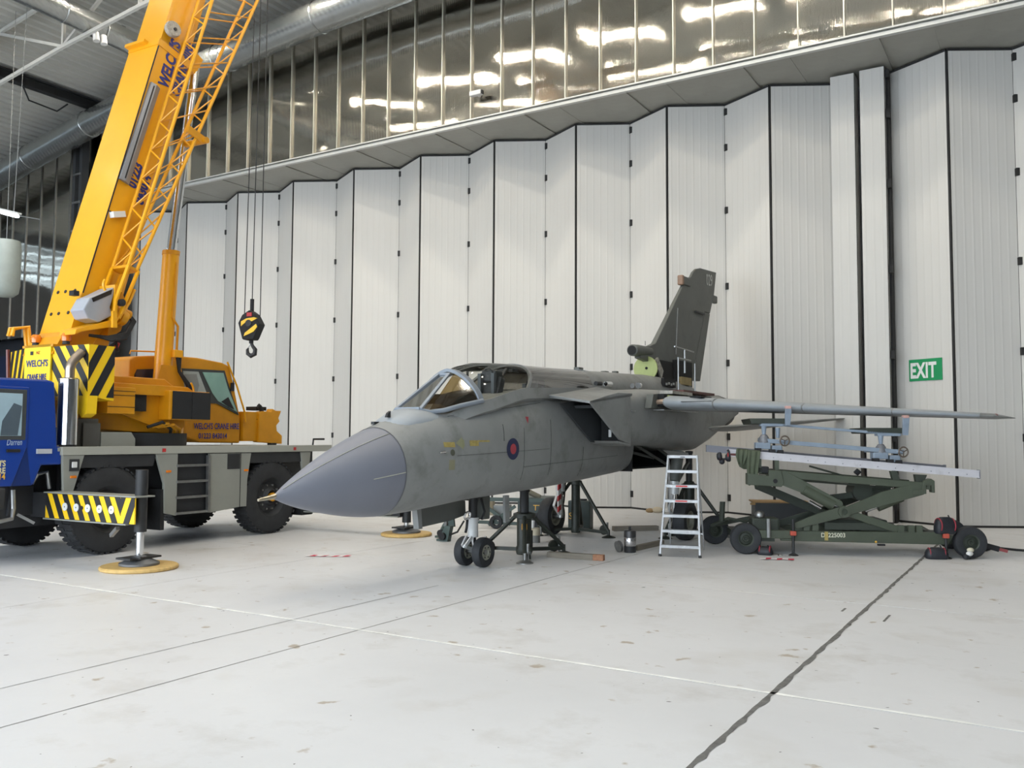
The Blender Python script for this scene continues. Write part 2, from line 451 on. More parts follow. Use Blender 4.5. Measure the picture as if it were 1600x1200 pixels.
# lower left: pale framed panels and dark store beyond
PIER = mat('pale_pier_panel', 'c9ccce', 0.5, var=0.03)
pier = MB().box(-24.1, -22.85, -1.3, -1.1, 0, 11.2).build('wall_pier', DARKWALL, frame=HALL)
tag(pier, 'pale panelled pier beside the folding doors', kind='structure')
for k in range(7): MB().box(-24.05, -22.9, -1.36, -1.3, 0.1 + 1.52 * k, 1.57 + 1.52 * k).build('pier_panel', PIER, pier)
NAVY = mat('navy_sheet', '2a3350', 0.5, var=0.2, scale=0.6)
low = MB().box(-34, -24.1, -1.5, -1.3, 0, 6.3).build('wall_store', mat('store_dark', '33363d', 0.6, var=0.2, scale=0.5), frame=HALL)
tag(low, 'dark store front below the left cladding', kind='structure')
for k in range(5): MB().box(-33.5 + 1.9 * k, -31.75 + 1.9 * k, -1.56, -1.5, 3.2, 5.6).build('store_panel', NAVY, low)

# ---- column, ducts, trusses, purlins
GALV = mat('galvanised_duct', 'a9acab', 0.26, 0.85, var=0.08, scale=3)
def seams(m):
    nd, ln = m.node_tree.nodes, m.node_tree.links
    tc = [n for n in nd if n.type == 'TEX_COORD'][0]
    w = nd.new('ShaderNodeTexWave'); w.wave_type = 'BANDS'; w.bands_direction = 'DIAGONAL'; w.inputs['Scale'].default_value = 3.2
    ln.new(tc.outputs['Object'], w.inputs['Vector'])
    bp = nd.new('ShaderNodeBump'); bp.inputs['Strength'].default_value = 0.10; bp.inputs['Distance'].default_value = 0.02
    ln.new(w.outputs['Fac'], bp.inputs['Height']); ln.new(bp.outputs['Normal'], nd['Principled BSDF'].inputs['Normal'])
seams(GALV)
TRUSS = mat('truss_paint', 'b9b8b2', 0.5, var=0.05)
col = empty('column', HALL)
tag(col, 'dark latticed steel column standing against the left cladding', 'column')
for da in (-0.22, 0.22): MB().box(-22.9 + da - 0.09, -22.9 + da + 0.09, -2.95, -2.65, 0, 15.0).build('upright', mat('column_paint', '3c3e40', 0.5, var=0.1), col)
for k in range(12): MB().box(-23.15, -22.65, -2.98, -2.9, 1 + 1.15 * k, 1.08 + 1.15 * k).build('tie_bar', STEEL, col)

duct = empty('air_duct', HALL); tag(duct, 'large galvanised spiral duct running under the roof along the cladding', 'duct')
pts = [(x, -3.7, roof_z(x) - 1.02) for x in [-33, -29, -25, -21, -17, -13, -9, -5, 0, 6, 12, 20]]
MB().tube(pts, 0.5, 24).build('duct_run', GALV, duct, smooth=40)
for x in (-24.9, -21.0, -17, -13.6, -13.2, -9, -5, -1): MB().torus((x, -3.7, roof_z(x) - 1.02), (1, 0, -0.0084 * (x + 2.5)), 0.5, 0.025, 24, 6).build('duct_collar', GALV, duct, smooth=40)
for k in range(4): MB().box(-11.9 + 0.12 * k, -11.82 + 0.12 * k, -4.2, -4.14, 14.9, 14.98).build('outlet_grille', CHROME, duct)
d2 = empty('branch_duct', HALL); tag(d2, 'galvanised spiral duct running in from the left roof corner', 'duct')
MB().tube([(-13.2, -22, 14.35), (-13.75, -10, 14.4), (-14.3, -6.2, 14.5), (-14.5, -4.6, 14.55)], 0.36, 24).build('duct_run', GALV, d2, smooth=40)
for y in (-10.6, -9.2, -7.8, -6.2): MB().torus((-13.75 - 0.13 * (y + 10), y, 14.42), (0.1, 1, 0), 0.36, 0.02, 24, 6).build('duct_collar', GALV, d2, smooth=40)
for y in (-8.3, -8.05):
    MB().cyl((-13.65, y, 14.05), (-13.6, y, 13.78), 0.09, 0.1, 12).build('spot_nozzle', WHITE, d2)
beam = empty('purlin', HALL); tag(beam, 'dark steel purlin under the roof deck at the upper left', 'beam')
MB().box(-21.05, -20.75, -20, -2.6, 14.92, 14.98).build('lower_flange', DARK, beam)
MB().box(-20.93, -20.87, -20, -2.6, 14.66, 14.92).build('web', DARK, beam)
MB().box(-21.05, -20.75, -20, -2.6, 14.60, 14.66).build('bottom_flange', DARK, beam)
MB().tube([(-20.9, -6.4, 14.62), (-20.8, -6.2, 14.1), (-20.7, -5.2, 14.0), (-20.7, -4.8, 14.4)], 0.03, 6).build('cable', BLACK, beam)
def truss(d, lab, a0=-30.0, a1=22.0):
    t = empty('roof_truss', HALL); tag(t, lab, 'truss', 'roof trusses')
    n = int((a1 - a0) / 3.5); xs = [a0 + (a1 - a0) * k / n for k in range(n + 1)]
    top = [(x, d, roof_z(x) - 0.15) for x in xs]; bot = [(x, d, roof_z(x) - 1.9) for x in xs]
    MB().tube(top, 0.08, 6).build('top_chord', TRUSS, t); MB().tube(bot, 0.08, 6).build('bottom_chord', TRUSS, t)
    for k in range(n + 1): MB().bar(top[k], bot[k], 0.09, 0.09, (0, 1, 0)).build('post', TRUSS, t)
    for k in range(n): MB().bar(bot[k + 1] if k % 2 else bot[k], top[k] if k % 2 else top[k + 1], 0.09, 0.09, (0, 1, 0)).build('diagonal', TRUSS, t)
truss(-8.4, 'pale roof truss crossing the upper left corner')
for k, d in enumerate((-15.0, -21.6, -28.2)): truss(d, 'pale roof truss overhead, %s from the folding doors' % ('second', 'third', 'fourth')[k])
rl = MB().box(-16.2, -14.9, -6.6, -6.45, 15.2, 15.3).build('roof_light_batten', TRUSS, frame=HALL); tag(rl, 'unlit batten light on the roof deck by the branch duct', 'light')

# ---- lamps
LENS = mat('lamp_lens', 'fff5e4', 0.3, var=0.0, emit=LAMP)
TUBE = mat('tube_lens', 'f4f8ff', 0.3, var=0.0, emit=30.0)
proto = empty('high_bay_lamp')
MB().lathe([(0.08, 0.55), (0.1, 0.4), (0.16, 0.36), (0.30, 0.05), (0.31, 0.0), (0.29, 0.0), (0.15, 0.30)], (0, 0, 0), (0, 0, 1), 16).build('reflector', STEEL, proto, smooth=40)
MB().lathe([(0.02, 0.03), (0.17, 0.03), (0.17, 0.06), (0.02, 0.06)], (0, 0, 0), (0, 0, 1), 12, True).build('lamp_lens', LENS, proto)
MB().cyl((0, 0, 0.5), (0, 0, 0.62), 0.02, n=6).build('hanger', DARK, proto)
first = True
for r, d in enumerate((-4.9, -8.3, -11.4, -15.5, -20.5, -26.0)):
    for c, a_ in enumerate((-16.0, -12.3, -8.9, -5.4, -1.9, 1.6, 5.2, 9.0)):
        if r > 2 and c % 2: continue
        if r < 2 and a_ < -15: continue
        if r == 0 and c == 1: a_ = -14.0
        o = proto if first else copy_tree(proto); first = False
        o.location = inframe(HALL, (a_, d, roof_z(a_) - 0.62)); o.rotation_euler = (0, 0, HALL[1])
        tag(o, 'high bay roof lamp with round metal reflector under the roof deck', 'lamp', 'high bay roof lamps')
tl = empty('tube_lamp', HALL); tag(tl, 'long white tube lamp hanging by wires at the left edge', 'lamp')
MB().cyl((-16.4, -10, 8.75), (-14.4, -10, 8.2), 0.05, n=8).build('tube', TUBE, tl)
MB().bar((-16.4, -10, 8.82), (-14.3, -10, 8.26), 0.12, 0.05).build('housing', WHITE, tl)
MB().cyl((-13.6, -9.8, 8.05), (-14.4, -10, 8.22), 0.012, n=5).build('wire', STEEL, tl)
MB().cyl((-14.6, -10, 8.3), (-14.3, -10, 15.2), 0.008, n=5).build('wire', STEEL, tl)
cc = empty('security_camera', HALL); tag(cc, 'small white security camera on the cladding above the doors', 'camera')
MB().box(-3.85, -3.45, -2.82, -2.66, 12.0, 12.14).build('housing', WHITE, cc, bevel=0.02)
MB().box(-3.7, -3.64, -2.66, -2.5, 12.04, 12.1).build('bracket', WHITE, cc)
MB().box(-3.48, -3.42, -2.8, -2.68, 12.02, 12.12).build('lens', DARK, cc)
# ================================================================= the aircraft
JG = mat('aircraft_grey', '838584', 0.5, var=0.10, scale=1.4, spec=0.4, dirt=('5b5d58', 0.55, 2.2, 0.50))
JGL = mat('aircraft_light_grey', '90969b', 0.42, var=0.06, scale=2.0, spec=0.4)
JD = mat('aircraft_dark_grey', '565955', 0.55, var=0.10, scale=1.6, dirt=('42443f', 0.5, 2.5, 0.52))
RAD = mat('radome_grey', '72757f', 0.42, var=0.04, scale=1.5, spec=0.4)
PIT = mat('bay_black', '141516', 0.8, var=0.3)
PRIMER = mat('primer_green', 'a6b072', 0.6, var=0.08, scale=6)
TAN = mat('tan_insulation', '9a8a62', 0.8, var=0.15, scale=9)
LINE = mat('panel_line', '3b3d3d', 0.7, var=0.2)
YEL = mat('faded_yellow', 'a08f52', 0.6, var=0.25, scale=20)
NAVYM = mat('roundel_blue', '222a4a', 0.6, var=0.1)
REDM = mat('roundel_red', 'a03c46', 0.6, var=0.1)

jet = empty('jet_aircraft', JET)
tag(jet, 'grey swing-wing jet aircraft on jacks with long pointed nose', 'aircraft')

def sgp(v, p): return math.copysign(abs(v) ** p, v)
def sect(x, zb, zt, hw, nt=2.0, nb=2.0, n=40, zc=None):
    zc = (zb + zt) / 2 if zc is None else zc
    out = []
    for i in range(n):
        t = 2 * PI * i / n; c, s_ = math.cos(t), math.sin(t); e = nt if s_ >= 0 else nb
        out.append((x, hw * sgp(c, 2 / e), zc + (zt - zc if s_ >= 0 else zc - zb) * sgp(s_, 2 / e)))
    return out
FUS = [(-2.33, .935, 2.13, .575, 2, 2), (-1.95, .95, 2.28, .615, 2.05, 2.1), (-1.6, .97, 2.40, .65, 2.15, 2.3), (-1.2, 1.01, 2.47, .685, 2.3, 2.6),
       (-.7, 1.06, 2.55, .715, 2.5, 2.9), (0.0, 1.09, 2.67, .735, 2.8, 3.2), (.8, 1.12, 2.77, .745, 3, 3.4), (1.8, 1.17, 2.86, .75, 3.2, 3.6), (3.0, 1.24, 2.93, .74, 3.2, 3.6), (4.3, 1.33, 2.97, .72, 3.2, 3.6)]
def fus_at(x):
    for a, b in zip(FUS[:-1], FUS[1:]):
        if a[0] <= x <= b[0]:
            t = (x - a[0]) / (b[0] - a[0]); return [p + (q - p) * t for p, q in zip(a, b)]
    return list(FUS[0] if x < FUS[0][0] else FUS[-1])
def skin(x, z, off=0.004):
    """port side surface point of the forward fuselage"""
    _, zb, zt, hw, nt, nb = fus_at(x); zc = (zb + zt) / 2; h = (zt - zb) / 2; e = nt if z > zc else nb
    q = min(0.9999, abs((z - zc) / h)); return (x, -hw * (1 - q ** e) ** (1 / e) - off, z)
rings = [sect(*fus_at(FUS[0][0] + (FUS[-1][0] - FUS[0][0]) * k / 44)) for k in range(45)]
fwd = MB().loft(rings).build('forward_fuselage', JG, jet, smooth=35)
# radome: ogive drooping to the tip
rr = []
for k in range(25):
    t = k / 24; s_ = max(t, 0.012); x = -4.08 + 1.75 * t
    r = 0.64 * s_ ** 0.80 * (1 - 0.10 * s_ ** 3)
    zc = 1.285 + (1.5325 - 1.285) * t ** 1.05
    f_ = 1 if k else 0.3
    rr.append(sect(x, zc - 0.5975 * (r / 0.576), zc + 0.5975 * (r / 0.576), r, 2, 2))
rr.append(sect(-2.329, .937, 2.128, .574))
radome = MB().loft(rr).build('radome', RAD, jet, smooth=40)
MB().cyl((-4.30, 0, 1.265), (-4.0, 0, 1.30), 0.016, 0.035, 10).build('pitot_probe', mat('pitot_metal', 'a89f8c', 0.3, 0.8), radome, smooth=40)
MB().loft([[(-2.345, y * 1.004, 1.5325 + (z - 1.5325) * 1.004) for _, y, z in sect(0, .935, 2.13, .575)], [(-2.325, y * 1.004, 1.5325 + (z - 1.5325) * 1.004) for _, y, z in sect(0, .935, 2.13, .575)]], caps=False).build('joint_ring', mat('ring_grey', '5f6266', .5), radome, smooth=40)
def rad_pt(x, ang, off=0.004):
    t = (x + 4.08) / 1.75; r = 0.64 * t ** 0.80 * (1 - 0.10 * t ** 3) + off; zc = 1.285 + 0.2475 * t ** 1.05
    return (x, -r * math.cos(ang), zc + r * 1.037 * math.sin(ang))
pale = mat('lightning_strip', 'a8a89c', 0.5)
MB().tube([rad_pt(-2.85 + 0.5 * k / 6, 0.02) for k in range(7)], 0.006, 5).build('lightning_strip', pale, radome)
MB().tube([rad_pt(-3.95 + 1.6 * k / 12, 1.15 - 0.1 * k / 12) for k in range(13)], 0.005, 5).build('lightning_strip', pale, radome)

# spine and centre body
SP = [(2.2, 2.5, 2.9, .40), (2.7, 2.5, 3.15, .48), (3.1, 2.5, 3.26, .53), (4.0, 2.55, 3.30, .52), (5.0, 2.6, 3.33, .49), (6.1, 2.6, 3.37, .45), (7.1, 2.6, 3.37, .42), (8.5, 2.6, 3.30, .34), (9.5, 2.6, 3.1, .2)]
spine = MB().loft([sect(x, b, t, w, 2.4, 2) for x, b, t, w in SP]).build('spine', JG, jet, smooth=40)
CB = [(2.78, 1.93, 2.745, 1.285), (3.2, 1.885, 2.83, 1.31), (3.7, 1.86, 2.91, 1.33), (4.4, 1.86, 2.955, 1.34), (5.4, 1.80, 2.985, 1.345), (6.2, 1.74, 3.01, 1.345), (7.0, 1.92, 3.03, 1.31), (8.0, 2.19, 3.0, 1.22), (8.8, 2.40, 2.93, 1.12), (9.6, 2.56, 2.82, 1.0)]
body = MB().loft([sect(x, b, t, w, 6.0, 7.0, 56) for x, b, t, w in CB]).build('centre_fuselage', JG, jet, smooth=35)
# intake boxes
for s_ in (-1, 1):
    Y = lambda v: s_ * v
    ik = MB().prism([(1.40, 2.60), (2.0, 2.715), (2.45, 2.79), (2.95, 2.80), (2.95, 1.90), (2.72, 1.93), (2.53, 1.97)], 'y', *sorted((Y(1.25), Y(1.295)))).build('intake', JG, jet, bevel=0.01)
    MB().add([(1.12, Y(.69), 2.70), (1.40, Y(1.295), 2.605), (3.0, Y(1.295), 2.80), (3.0, Y(.58), 2.93), (1.16, Y(.695), 2.655), (1.40, Y(1.295), 2.565), (3.0, Y(1.295), 2.75), (3.0, Y(.60), 2.78)],
             [(0, 1, 2, 3), (4, 7, 6, 5), (0, 4, 5, 1), (1, 5, 6, 2), (3, 2, 6, 7), (0, 3, 7, 4)]).build('upper_lip', JG, ik)
    MB().prism([(2.42, 1.955), (2.95, 1.90), (2.95, 1.86), (2.5, 1.91)], 'y', *sorted((Y(.72), Y(1.295)))).build('lower_lip', JG, ik)
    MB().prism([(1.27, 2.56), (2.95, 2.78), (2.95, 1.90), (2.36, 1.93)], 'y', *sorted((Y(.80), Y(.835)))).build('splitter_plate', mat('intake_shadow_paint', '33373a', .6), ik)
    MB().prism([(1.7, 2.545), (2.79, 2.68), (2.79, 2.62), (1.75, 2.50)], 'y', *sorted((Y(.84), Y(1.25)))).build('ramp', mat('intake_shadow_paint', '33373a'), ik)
    MB().box(2.70, 2.77, *sorted((Y(.83), Y(1.26))), 1.95, 2.72).build('duct_throat', PIT, ik)
    for (z0, z1, x0) in ((2.2, 2.42, 2.66), (2.02, 2.15, 2.66)):
        MB().box(x0, x0 + 0.03, *sorted((Y(1.0), Y(1.05))), z0, z1).build('inspection_sticker', WHITE, ik)
MB().prism([skin(x, 2.62)[0::2] for x in (0.9, 1.45)] + [(1.45, 2.655), (0.9, 2.635)], 'y', -0.757, -0.70).build('gun_slot', LINE, fwd)
# lower equipment bay, open, with struts
bay = MB().box(4.3, 6.6, -.62, .62, 1.40, 1.43).box(4.3, 6.6, .55, .6, 1.42, 1.95).box(6.55, 6.6, -.62, .62, 1.42, 1.95).build('open_bay', PIT, jet)
MB().box(4.32, 4.36, -.66, .66, 1.36, 1.8).build('bay_bulkhead', PIT, bay)
for p, q in (((4.45, -.66, 1.88), (5.9, -.68, 1.48)), ((5.2, -.64, 1.92), (6.5, -.66, 1.5)), ((4.5, -.6, 1.72), (5.6, -.55, 1.60)), ((5.9, -.95, 1.75), (6.25, -.85, 1.30))):
    MB().cyl(p, q, 0.03, n=8).build('strut', JD, bay)
MB().prism([(4.4, 1.78), (5.6, 1.72), (5.7, 1.60), (4.9, 1.62)], 'y', -1.30, -1.27).build('gear_door', JG, bay)

# exhaust nozzles and tailplane
for s_ in (-1, 1):
    MB().lathe([(.40, 0), (.42, .3), (.36, .75), (.33, .75), (.30, .2)], (9.1, s_ * .48, 2.62), (1, 0, 0.06), 24).build('exhaust_nozzle', DARK, jet, smooth=40)
def foil(px, py, pz, c, t, n=12):
    """closed aerofoil ring, leading edge at (px,py,pz), chord towards +x"""
    up = []; lo = []
    for k in range(n + 1):
        u = (1 - math.cos(PI * k / n)) / 2
        th = 5 * t * (.2969 * math.sqrt(u) - .126 * u - .3516 * u * u + .2843 * u ** 3 - .1015 * u ** 4)
        up.append((px + u * c, py, pz + th)); lo.append((px + u * c, py, pz - th))
    return up + lo[-2:0:-1]
for s_ in (-1, 1):
    MB().loft([foil(6.6, s_ * 1.28, 2.22, 3.1, .12), foil(10.9, s_ * 3.0, 2.5, .75, .04), foil(11.3, s_ * 3.05, 2.52, .3, .01)]).build('tailplane', JG, jet, smooth=40)
# port wing, spread, with slats
WR = lambda t: (3.63 + (6.13 - 3.63) * t, -1.6 - 5.1 * t, 2.665 - 0.245 * t, 2.35 - 1.35 * t, .275 - .175 * t)
def wring(t, x0=0.0, x1=1.0):
    x, y, z, c, th = WR(t); return foil(x, y, z, c, th, 14)
wing = MB().loft([wring(0), wring(.25), wring(.5), wring(.75), wring(1), foil(6.85, -6.98, 2.40, .22, .012, 14)]).build('port_wing', JG, jet, smooth=40)
def slat(t0, t1, name, m, grow=1.02):
    rg = []
    for t in (t0, t1):
        x, y, z, c, th = WR(t); pts = []
        for k in range(9):
            u = 0.13 * (k / 8) ** 2; v = 5 * th * grow * (.2969 * math.sqrt(u) - .126 * u - .3516 * u * u + .2843 * u ** 3 - .1015 * u ** 4)
            pts.append((u, v))
        ring = [(x - .012 + u * c, y, z + v + .002) for u, v in pts[::-1]] + [(x - .012 + u * c, y, z - v - .002) for u, v in pts[1:]]
        rg.append(ring)
    return MB().loft(rg).build(name, m, wing, smooth=40)
slat(0.005, .155, 'root_leading_edge', JGL, 1.06); slat(.16, .43, 'slat', JGL); slat(.434, .70, 'slat', JGL); slat(.704, .96, 'slat', JGL)
x, y, z, c, th = WR(.05)
MB().box(x + .25, x + .75, y - .35, y - .12, z + .100, z + .125).build('service_panel', PIT, wing)
MB().box(x - .005, x + .03, y - .62, y - .05, z + .008, z + .02).build('leading_edge_slot', LINE, wing)
MB().sphere((6.35, -6.72, 2.43), .05, 8, 6, (2, 1, .8)).build('tip_lamp', mat('dark_red_lens', '6d3a36', 0.3), wing)
# wing root pins and torn fairings
root = MB().box(3.75, 5.6, -1.58, -1.36, 2.60, 2.82).build('wing_root_bay', PIT, jet)
MB().cyl((3.72, -1.62, 2.68), (3.72, -1.36, 2.66), .045, n=10).build('pivot_pin', mat('copper_pin', 'a08a78', .4, .5), root)
MB().box(3.9, 4.1, -1.62, -1.45, 2.72, 2.80).build('primer_bracket', PRIMER, root)
MB().box(3.7, 5.4, -1.60, -1.40, 2.515, 2.53).build('seal_plate', STEEL, root)
MB().box(4.2, 5.2, -1.56, -1.30, 2.84, 2.90).build('torn_fairing', mat('worn_white', 'a7a49c', .6, var=.3, scale=12), root)
MB().box(4.9, 6.6, -1.50, -1.2, 2.90, 2.95).build('red_fairing', mat('dull_red_primer', '5d3d38', .7, var=.3, scale=8), root)
MB().prism([(3.45, 2.55), (3.75, 2.55), (3.75, 2.82), (3.55, 2.80)], 'y', -1.46, -1.33).build('glove_rib', JD, root)

# fin
fin_p = [(6.0, 3.72), (6.05, 3.97), (6.55, 4.03), (6.85, 4.12), (8.48, 5.62), (8.75, 5.86), (9.06, 5.96), (9.2, 6.1), (9.4, 6.21), (9.7, 6.28), (10.0, 6.30), (10.83, 6.35), (10.62, 5.72), (10.3, 5.2), (9.92, 5.2), (8.92, 3.42), (8.9, 3.2), (7.35, 3.2), (7.0, 3.62)]
def finmesh(poly, t0, t1, z0=3.2, z1=6.35):
    n = len(poly); vs = []
    for s_ in (-1, 1):
        for x, z in poly:
            t = t0 + (t1 - t0) * (z - z0) / (z1 - z0); vs.append((x, s_ * t, z))
    return MB().add(vs, [tuple(range(n)), tuple(range(2 * n - 1, n - 1, -1))] + [(i, i + n, (i + 1) % n + n, (i + 1) % n) for i in range(n)])
fin = finmesh(fin_p, .075, .03).build('fin', JD, jet, bevel=0.015)
rud = finmesh([(8.95, 3.42), (9.94, 5.19), (10.3, 5.19), (9.52, 3.42)], .07, .03).build('rudder', JD, fin, bevel=0.01)
tt = mat('fin_tip_light', '9d9f9b', .5)
text('fin_lettering', '029', .42, mat('pale_letter', 'b4b6b2', .6), fin, (10.05, -.048, 5.90), basis((1, 0, .08), (.28, 0, 1)), ext=.001, sx=.72)
MB().lathe([(.10, 0), (.125, .02), (.13, .25), (.10, .9), (.04, 1.05)], (5.74, 0, 3.87), (1, 0, .05), 18).build('ram_air_intake', JD, fin, smooth=40)
MB().cyl((5.735, 0, 3.87), (5.75, 0, 3.87), .10, n=16).build('intake_mouth', PIT, fin)
MB().box(8.50, 8.95, -.07, .07, 5.68, 5.90).build('warning_pod', JD, fin, bevel=.03)
MB().box(8.42, 8.53, -.075, .075, 5.67, 5.91).build('pod_radome', mat('brown_radome', '8c6f5a', .5, var=.2), fin, bevel=.03)
MB().box(10.45, 10.83, -.06, .06, 5.52, 5.72).build('aft_pod', JD, fin, bevel=.03)
MB().box(9.2, 9.8, -.10, -.05, 5.10, 5.14).build('vent_strake', LINE, fin)
MB().cyl((8.0, -.11, 5.05), (7.86, -.115, 3.95), .012, n=6).build('conduit', STEEL, fin)
MB().tube([(6.42, 0, 4.03), (6.42, 0, 4.13)], .008, 5).build('static_wick', LINE, fin)
# opened bay ahead of the fin: primer bulkhead, boxes and work frame
fb = MB().box(6.55, 7.9, -.16, .16, 3.26, 3.74).build('opened_fin_bay', PIT, jet)
MB().lathe([(.02, 0), (.28, 0), (.28, .03), (.02, .03)], (6.42, 0, 3.52), (1, 0, 0), 24, True).build('primer_bulkhead', PRIMER, fb)
MB().cyl((6.405, -.03, 3.53), (6.415, -.03, 3.53), .03, n=10).build('bulkhead_hole', PIT, fb)
MB().prism([(6.5, 3.7), (6.66, 3.78), (6.95, 3.5), (6.85, 3.3)], 'y', -.20, -.16).build('torn_edge', mat('raw_alloy', '9d9a92', .5, .4, var=.5, scale=14), fb)
MB().box(6.35, 7.0, -.47, -.40, 3.12, 3.30).build('avionics_tray', PIT, fb)
for k in range(4): MB().box(6.42 + .13 * k, 6.5 + .13 * k, -.485, -.465, 3.15 + .02 * (k % 2), 3.2 + .02 * (k % 2)).build('connector', STEEL, fb)
MB().box(7.75, 8.35, -.30, -.16, 3.24, 3.42).build('insulated_box', TAN, fb)
MB().box(7.6, 8.6, -.22, -.14, 3.16, 3.80).build('access_opening', PIT, fb)
for x0 in (7.25, 8.25): MB().cyl((x0, -.42, 3.05), (x0, -.42, 3.82 if x0 < 8 else 3.75), .022, n=8).build('frame_post', STEEL, fb)
MB().cyl((7.25, -.42, 3.80), (8.0, -.42, 3.80), .02, n=8).build('frame_bar', STEEL, fb)
MB().cyl((7.2, -.36, 4.06), (8.35, -.36, 4.03), .018, n=8).build('lifting_bar', STEEL, fb)
MB().cyl((7.78, -.36, 4.04), (7.78, -.36, 3.5), .028, n=8).build('screw_rod', STEEL, fb)
# bits left on the spine
for k, (x, y, z, l, r, m) in enumerate(((3.05, -.74, 2.99, .22, .045, CHROME), (4.35, -.66, 3.02, .05, .05, STEEL), (4.75, -.60, 3.05, .07, .06, CHROME), (2.75, -.7, 2.98, .2, .04, DARK))):
    MB().cyl((x, y, z), (x + l, y, z + .005), r, n=10).build('open_fitting', m, spine, smooth=40)
for x, l in ((3.3, .18), (4.4, .16), (4.9, .09)):
    MB().box(x, x + l, -.06, .06, 3.28, 3.34 + .03 * (l < .1)).build('spine_aerial', JD, spine, bevel=.015)

# canopy, windscreen, cockpit
CAN = [(-.66, 2.50, 3.01, .59), (-.45, 2.54, 3.09, .61), (-.1, 2.62, 3.165, .635), (.4, 2.69, 3.20, .64), (1.0, 2.75, 3.222, .63), (1.6, 2.79, 3.235, .61), (2.2, 2.83, 3.25, .58), (2.8, 2.86, 3.27, .54), (3.4, 2.9, 3.285, .48)]
def arc(x, zb, zt, hw, grow=0.0, n=20):
    e = 1.55 + .55 * min(1.0, max(0.0, (x + .7) / 1.1)); lean = .5 * min(1.0, max(0.0, (x + .2) / 1.2)) * max(0.0, 1 - max(0.0, x - 1.03) / 1.6)
    return [(x - lean * (1 - abs(math.sin(PI * i / n)) ** (2 / e)), (hw + grow) * math.copysign(abs(math.cos(PI * i / n)) ** (2 / e), math.cos(PI * i / n)), zb + (zt + grow - zb) * abs(math.sin(PI * i / n)) ** (2 / e)) for i in range(n + 1)]
GLC = glass('canopy_glass', 'f6f6f2', .035, 1.0, .05)
GLR = glass('rear_canopy_glass', 'a8a59c', .22, .9, .15)
GLW = glass('windscreen_glass', 'b49a66', .10, .8)
CF = mat('canopy_frame', '7c848d', .45, var=.08)
can = MB().loft([arc(*c_) for c_ in CAN[:5]], closed=False).build('canopy', GLC, jet, smooth=60)
MB().loft([arc(*c_) for c_ in CAN[4:]], closed=False).build('rear_canopy', GLR, can, smooth=60)
def hoop(x0, x1, name, c_, g0=.012, m=CF):
    i = [k for k in range(len(CAN) - 1) if CAN[k][0] <= c_ <= CAN[k + 1][0]][0]; a_, b_ = CAN[i], CAN[i + 1]; t = (c_ - a_[0]) / (b_[0] - a_[0])
    q = [u + (v - u) * t for u, v in zip(a_, b_)]
    outer = [arc(x_, q[1] - .02, q[2], q[3], g0) for x_ in (x0, x1)]; inner = [arc(x_, q[1] - .02, q[2], q[3], -.03) for x_ in (x1, x0)]
    return MB().loft([outer[0], outer[1], inner[0], inner[1], outer[0]], closed=False).build(name, m, can, smooth=40)
hoop(-.72, -.60, 'windscreen_arch', -.64, .02); hoop(.99, 1.05, 'canopy_arch', 1.0, .012, JG); hoop(3.3, 3.45, 'rear_arch', 3.35, .01, JG)
for s_ in (-1, 1):
    MB().loft([[(x - (.5 * min(1.0, max(0.0, (x + .2) / 1.2)) * max(0.0, 1 - max(0.0, x - 1.03) / 1.6)), s_ * (w + d_), b + e) for d_, e in ((-.03, .04), (.02, .04), (.05, -.13), (-.03, -.18))] for x, b, t, w in [(-1.3, 2.28, 0, .40), (-.95, 2.42, 0, .545)] + CAN]).build('canopy_rail', JG, can, smooth=30)
# windscreen panes and frames
ws = {}
for s_ in (-1, 1):
    P = dict(fl=(-1.60, s_ * .20, 2.415), ft=(-.80, s_ * .085, 2.935), sl=(-1.5, s_ * .27, 2.375), bl=(-1.38, s_ * .42, 2.40), ar=[(-.68, s_ * v, w) for v, w in ((.10, 2.965), (.25, 2.92), (.38, 2.84), (.50, 2.71), (.585, 2.56))])
    ws[s_] = P
ws0 = MB().add([ws[-1]['fl'], ws[1]['fl'], ws[1]['ft'], ws[-1]['ft']], [(0, 1, 2, 3)]).build('windscreen', GLW, jet)
for s_ in (-1, 1):
    P = ws[s_]
    vs = [P['sl']] + P['ar'] + [P['bl']]
    MB().add(vs, [tuple(range(len(vs)))]).build('side_pane', GLW, ws0)
    MB().bar(V(*P['fl']) + V(-.03, s_ * .03, -.02), V(*P['ft']) + V(0, s_ * .01, .015), .055, .035).build('pane_frame', CF, ws0, bevel=.008)
    MB().tube([V(*P['fl']) + V(-.02, s_ * .02, -.03), V(*P['sl']) + V(0, s_ * .02, -.02), V(*P['bl']) + V(0, s_ * .03, -.02), (-1.1, s_ * .545, 2.455), V(*P['ar'][-1]) + V(.02, s_ * .03, -.02)], .035, 8).build('sill_frame', CF, ws0, smooth=50)
MB().bar((-1.63, -.22, 2.405), (-1.63, .22, 2.405), .05, .04).build('pane_frame', CF, ws0, bevel=.008)
MB().bar((-.79, -.1, 2.945), (-.79, .1, 2.945), .06, .04).build('pane_frame', CF, ws0, bevel=.008)
MB().loft([sect(x, 1.9, t_, w, 2.3, 2) for x, t_, w in ((-2.28, 2.11, .2), (-2.0, 2.285, .34), (-1.8, 2.375, .40), (-1.63, 2.415, .44), (-1.3, 2.40, .50))]).build('windscreen_fairing', JGL, ws0, smooth=60)
MB().prism([(-2.1, 2.27), (-2.02, 2.27), (-2.02, 2.36), (-2.07, 2.33)], 'y', -.02, .02).build('nose_vane', DARK, ws0)
MB().box(-2.22, -2.12, .10, .16, 2.17, 2.21).build('nose_vane', DARK, ws0)
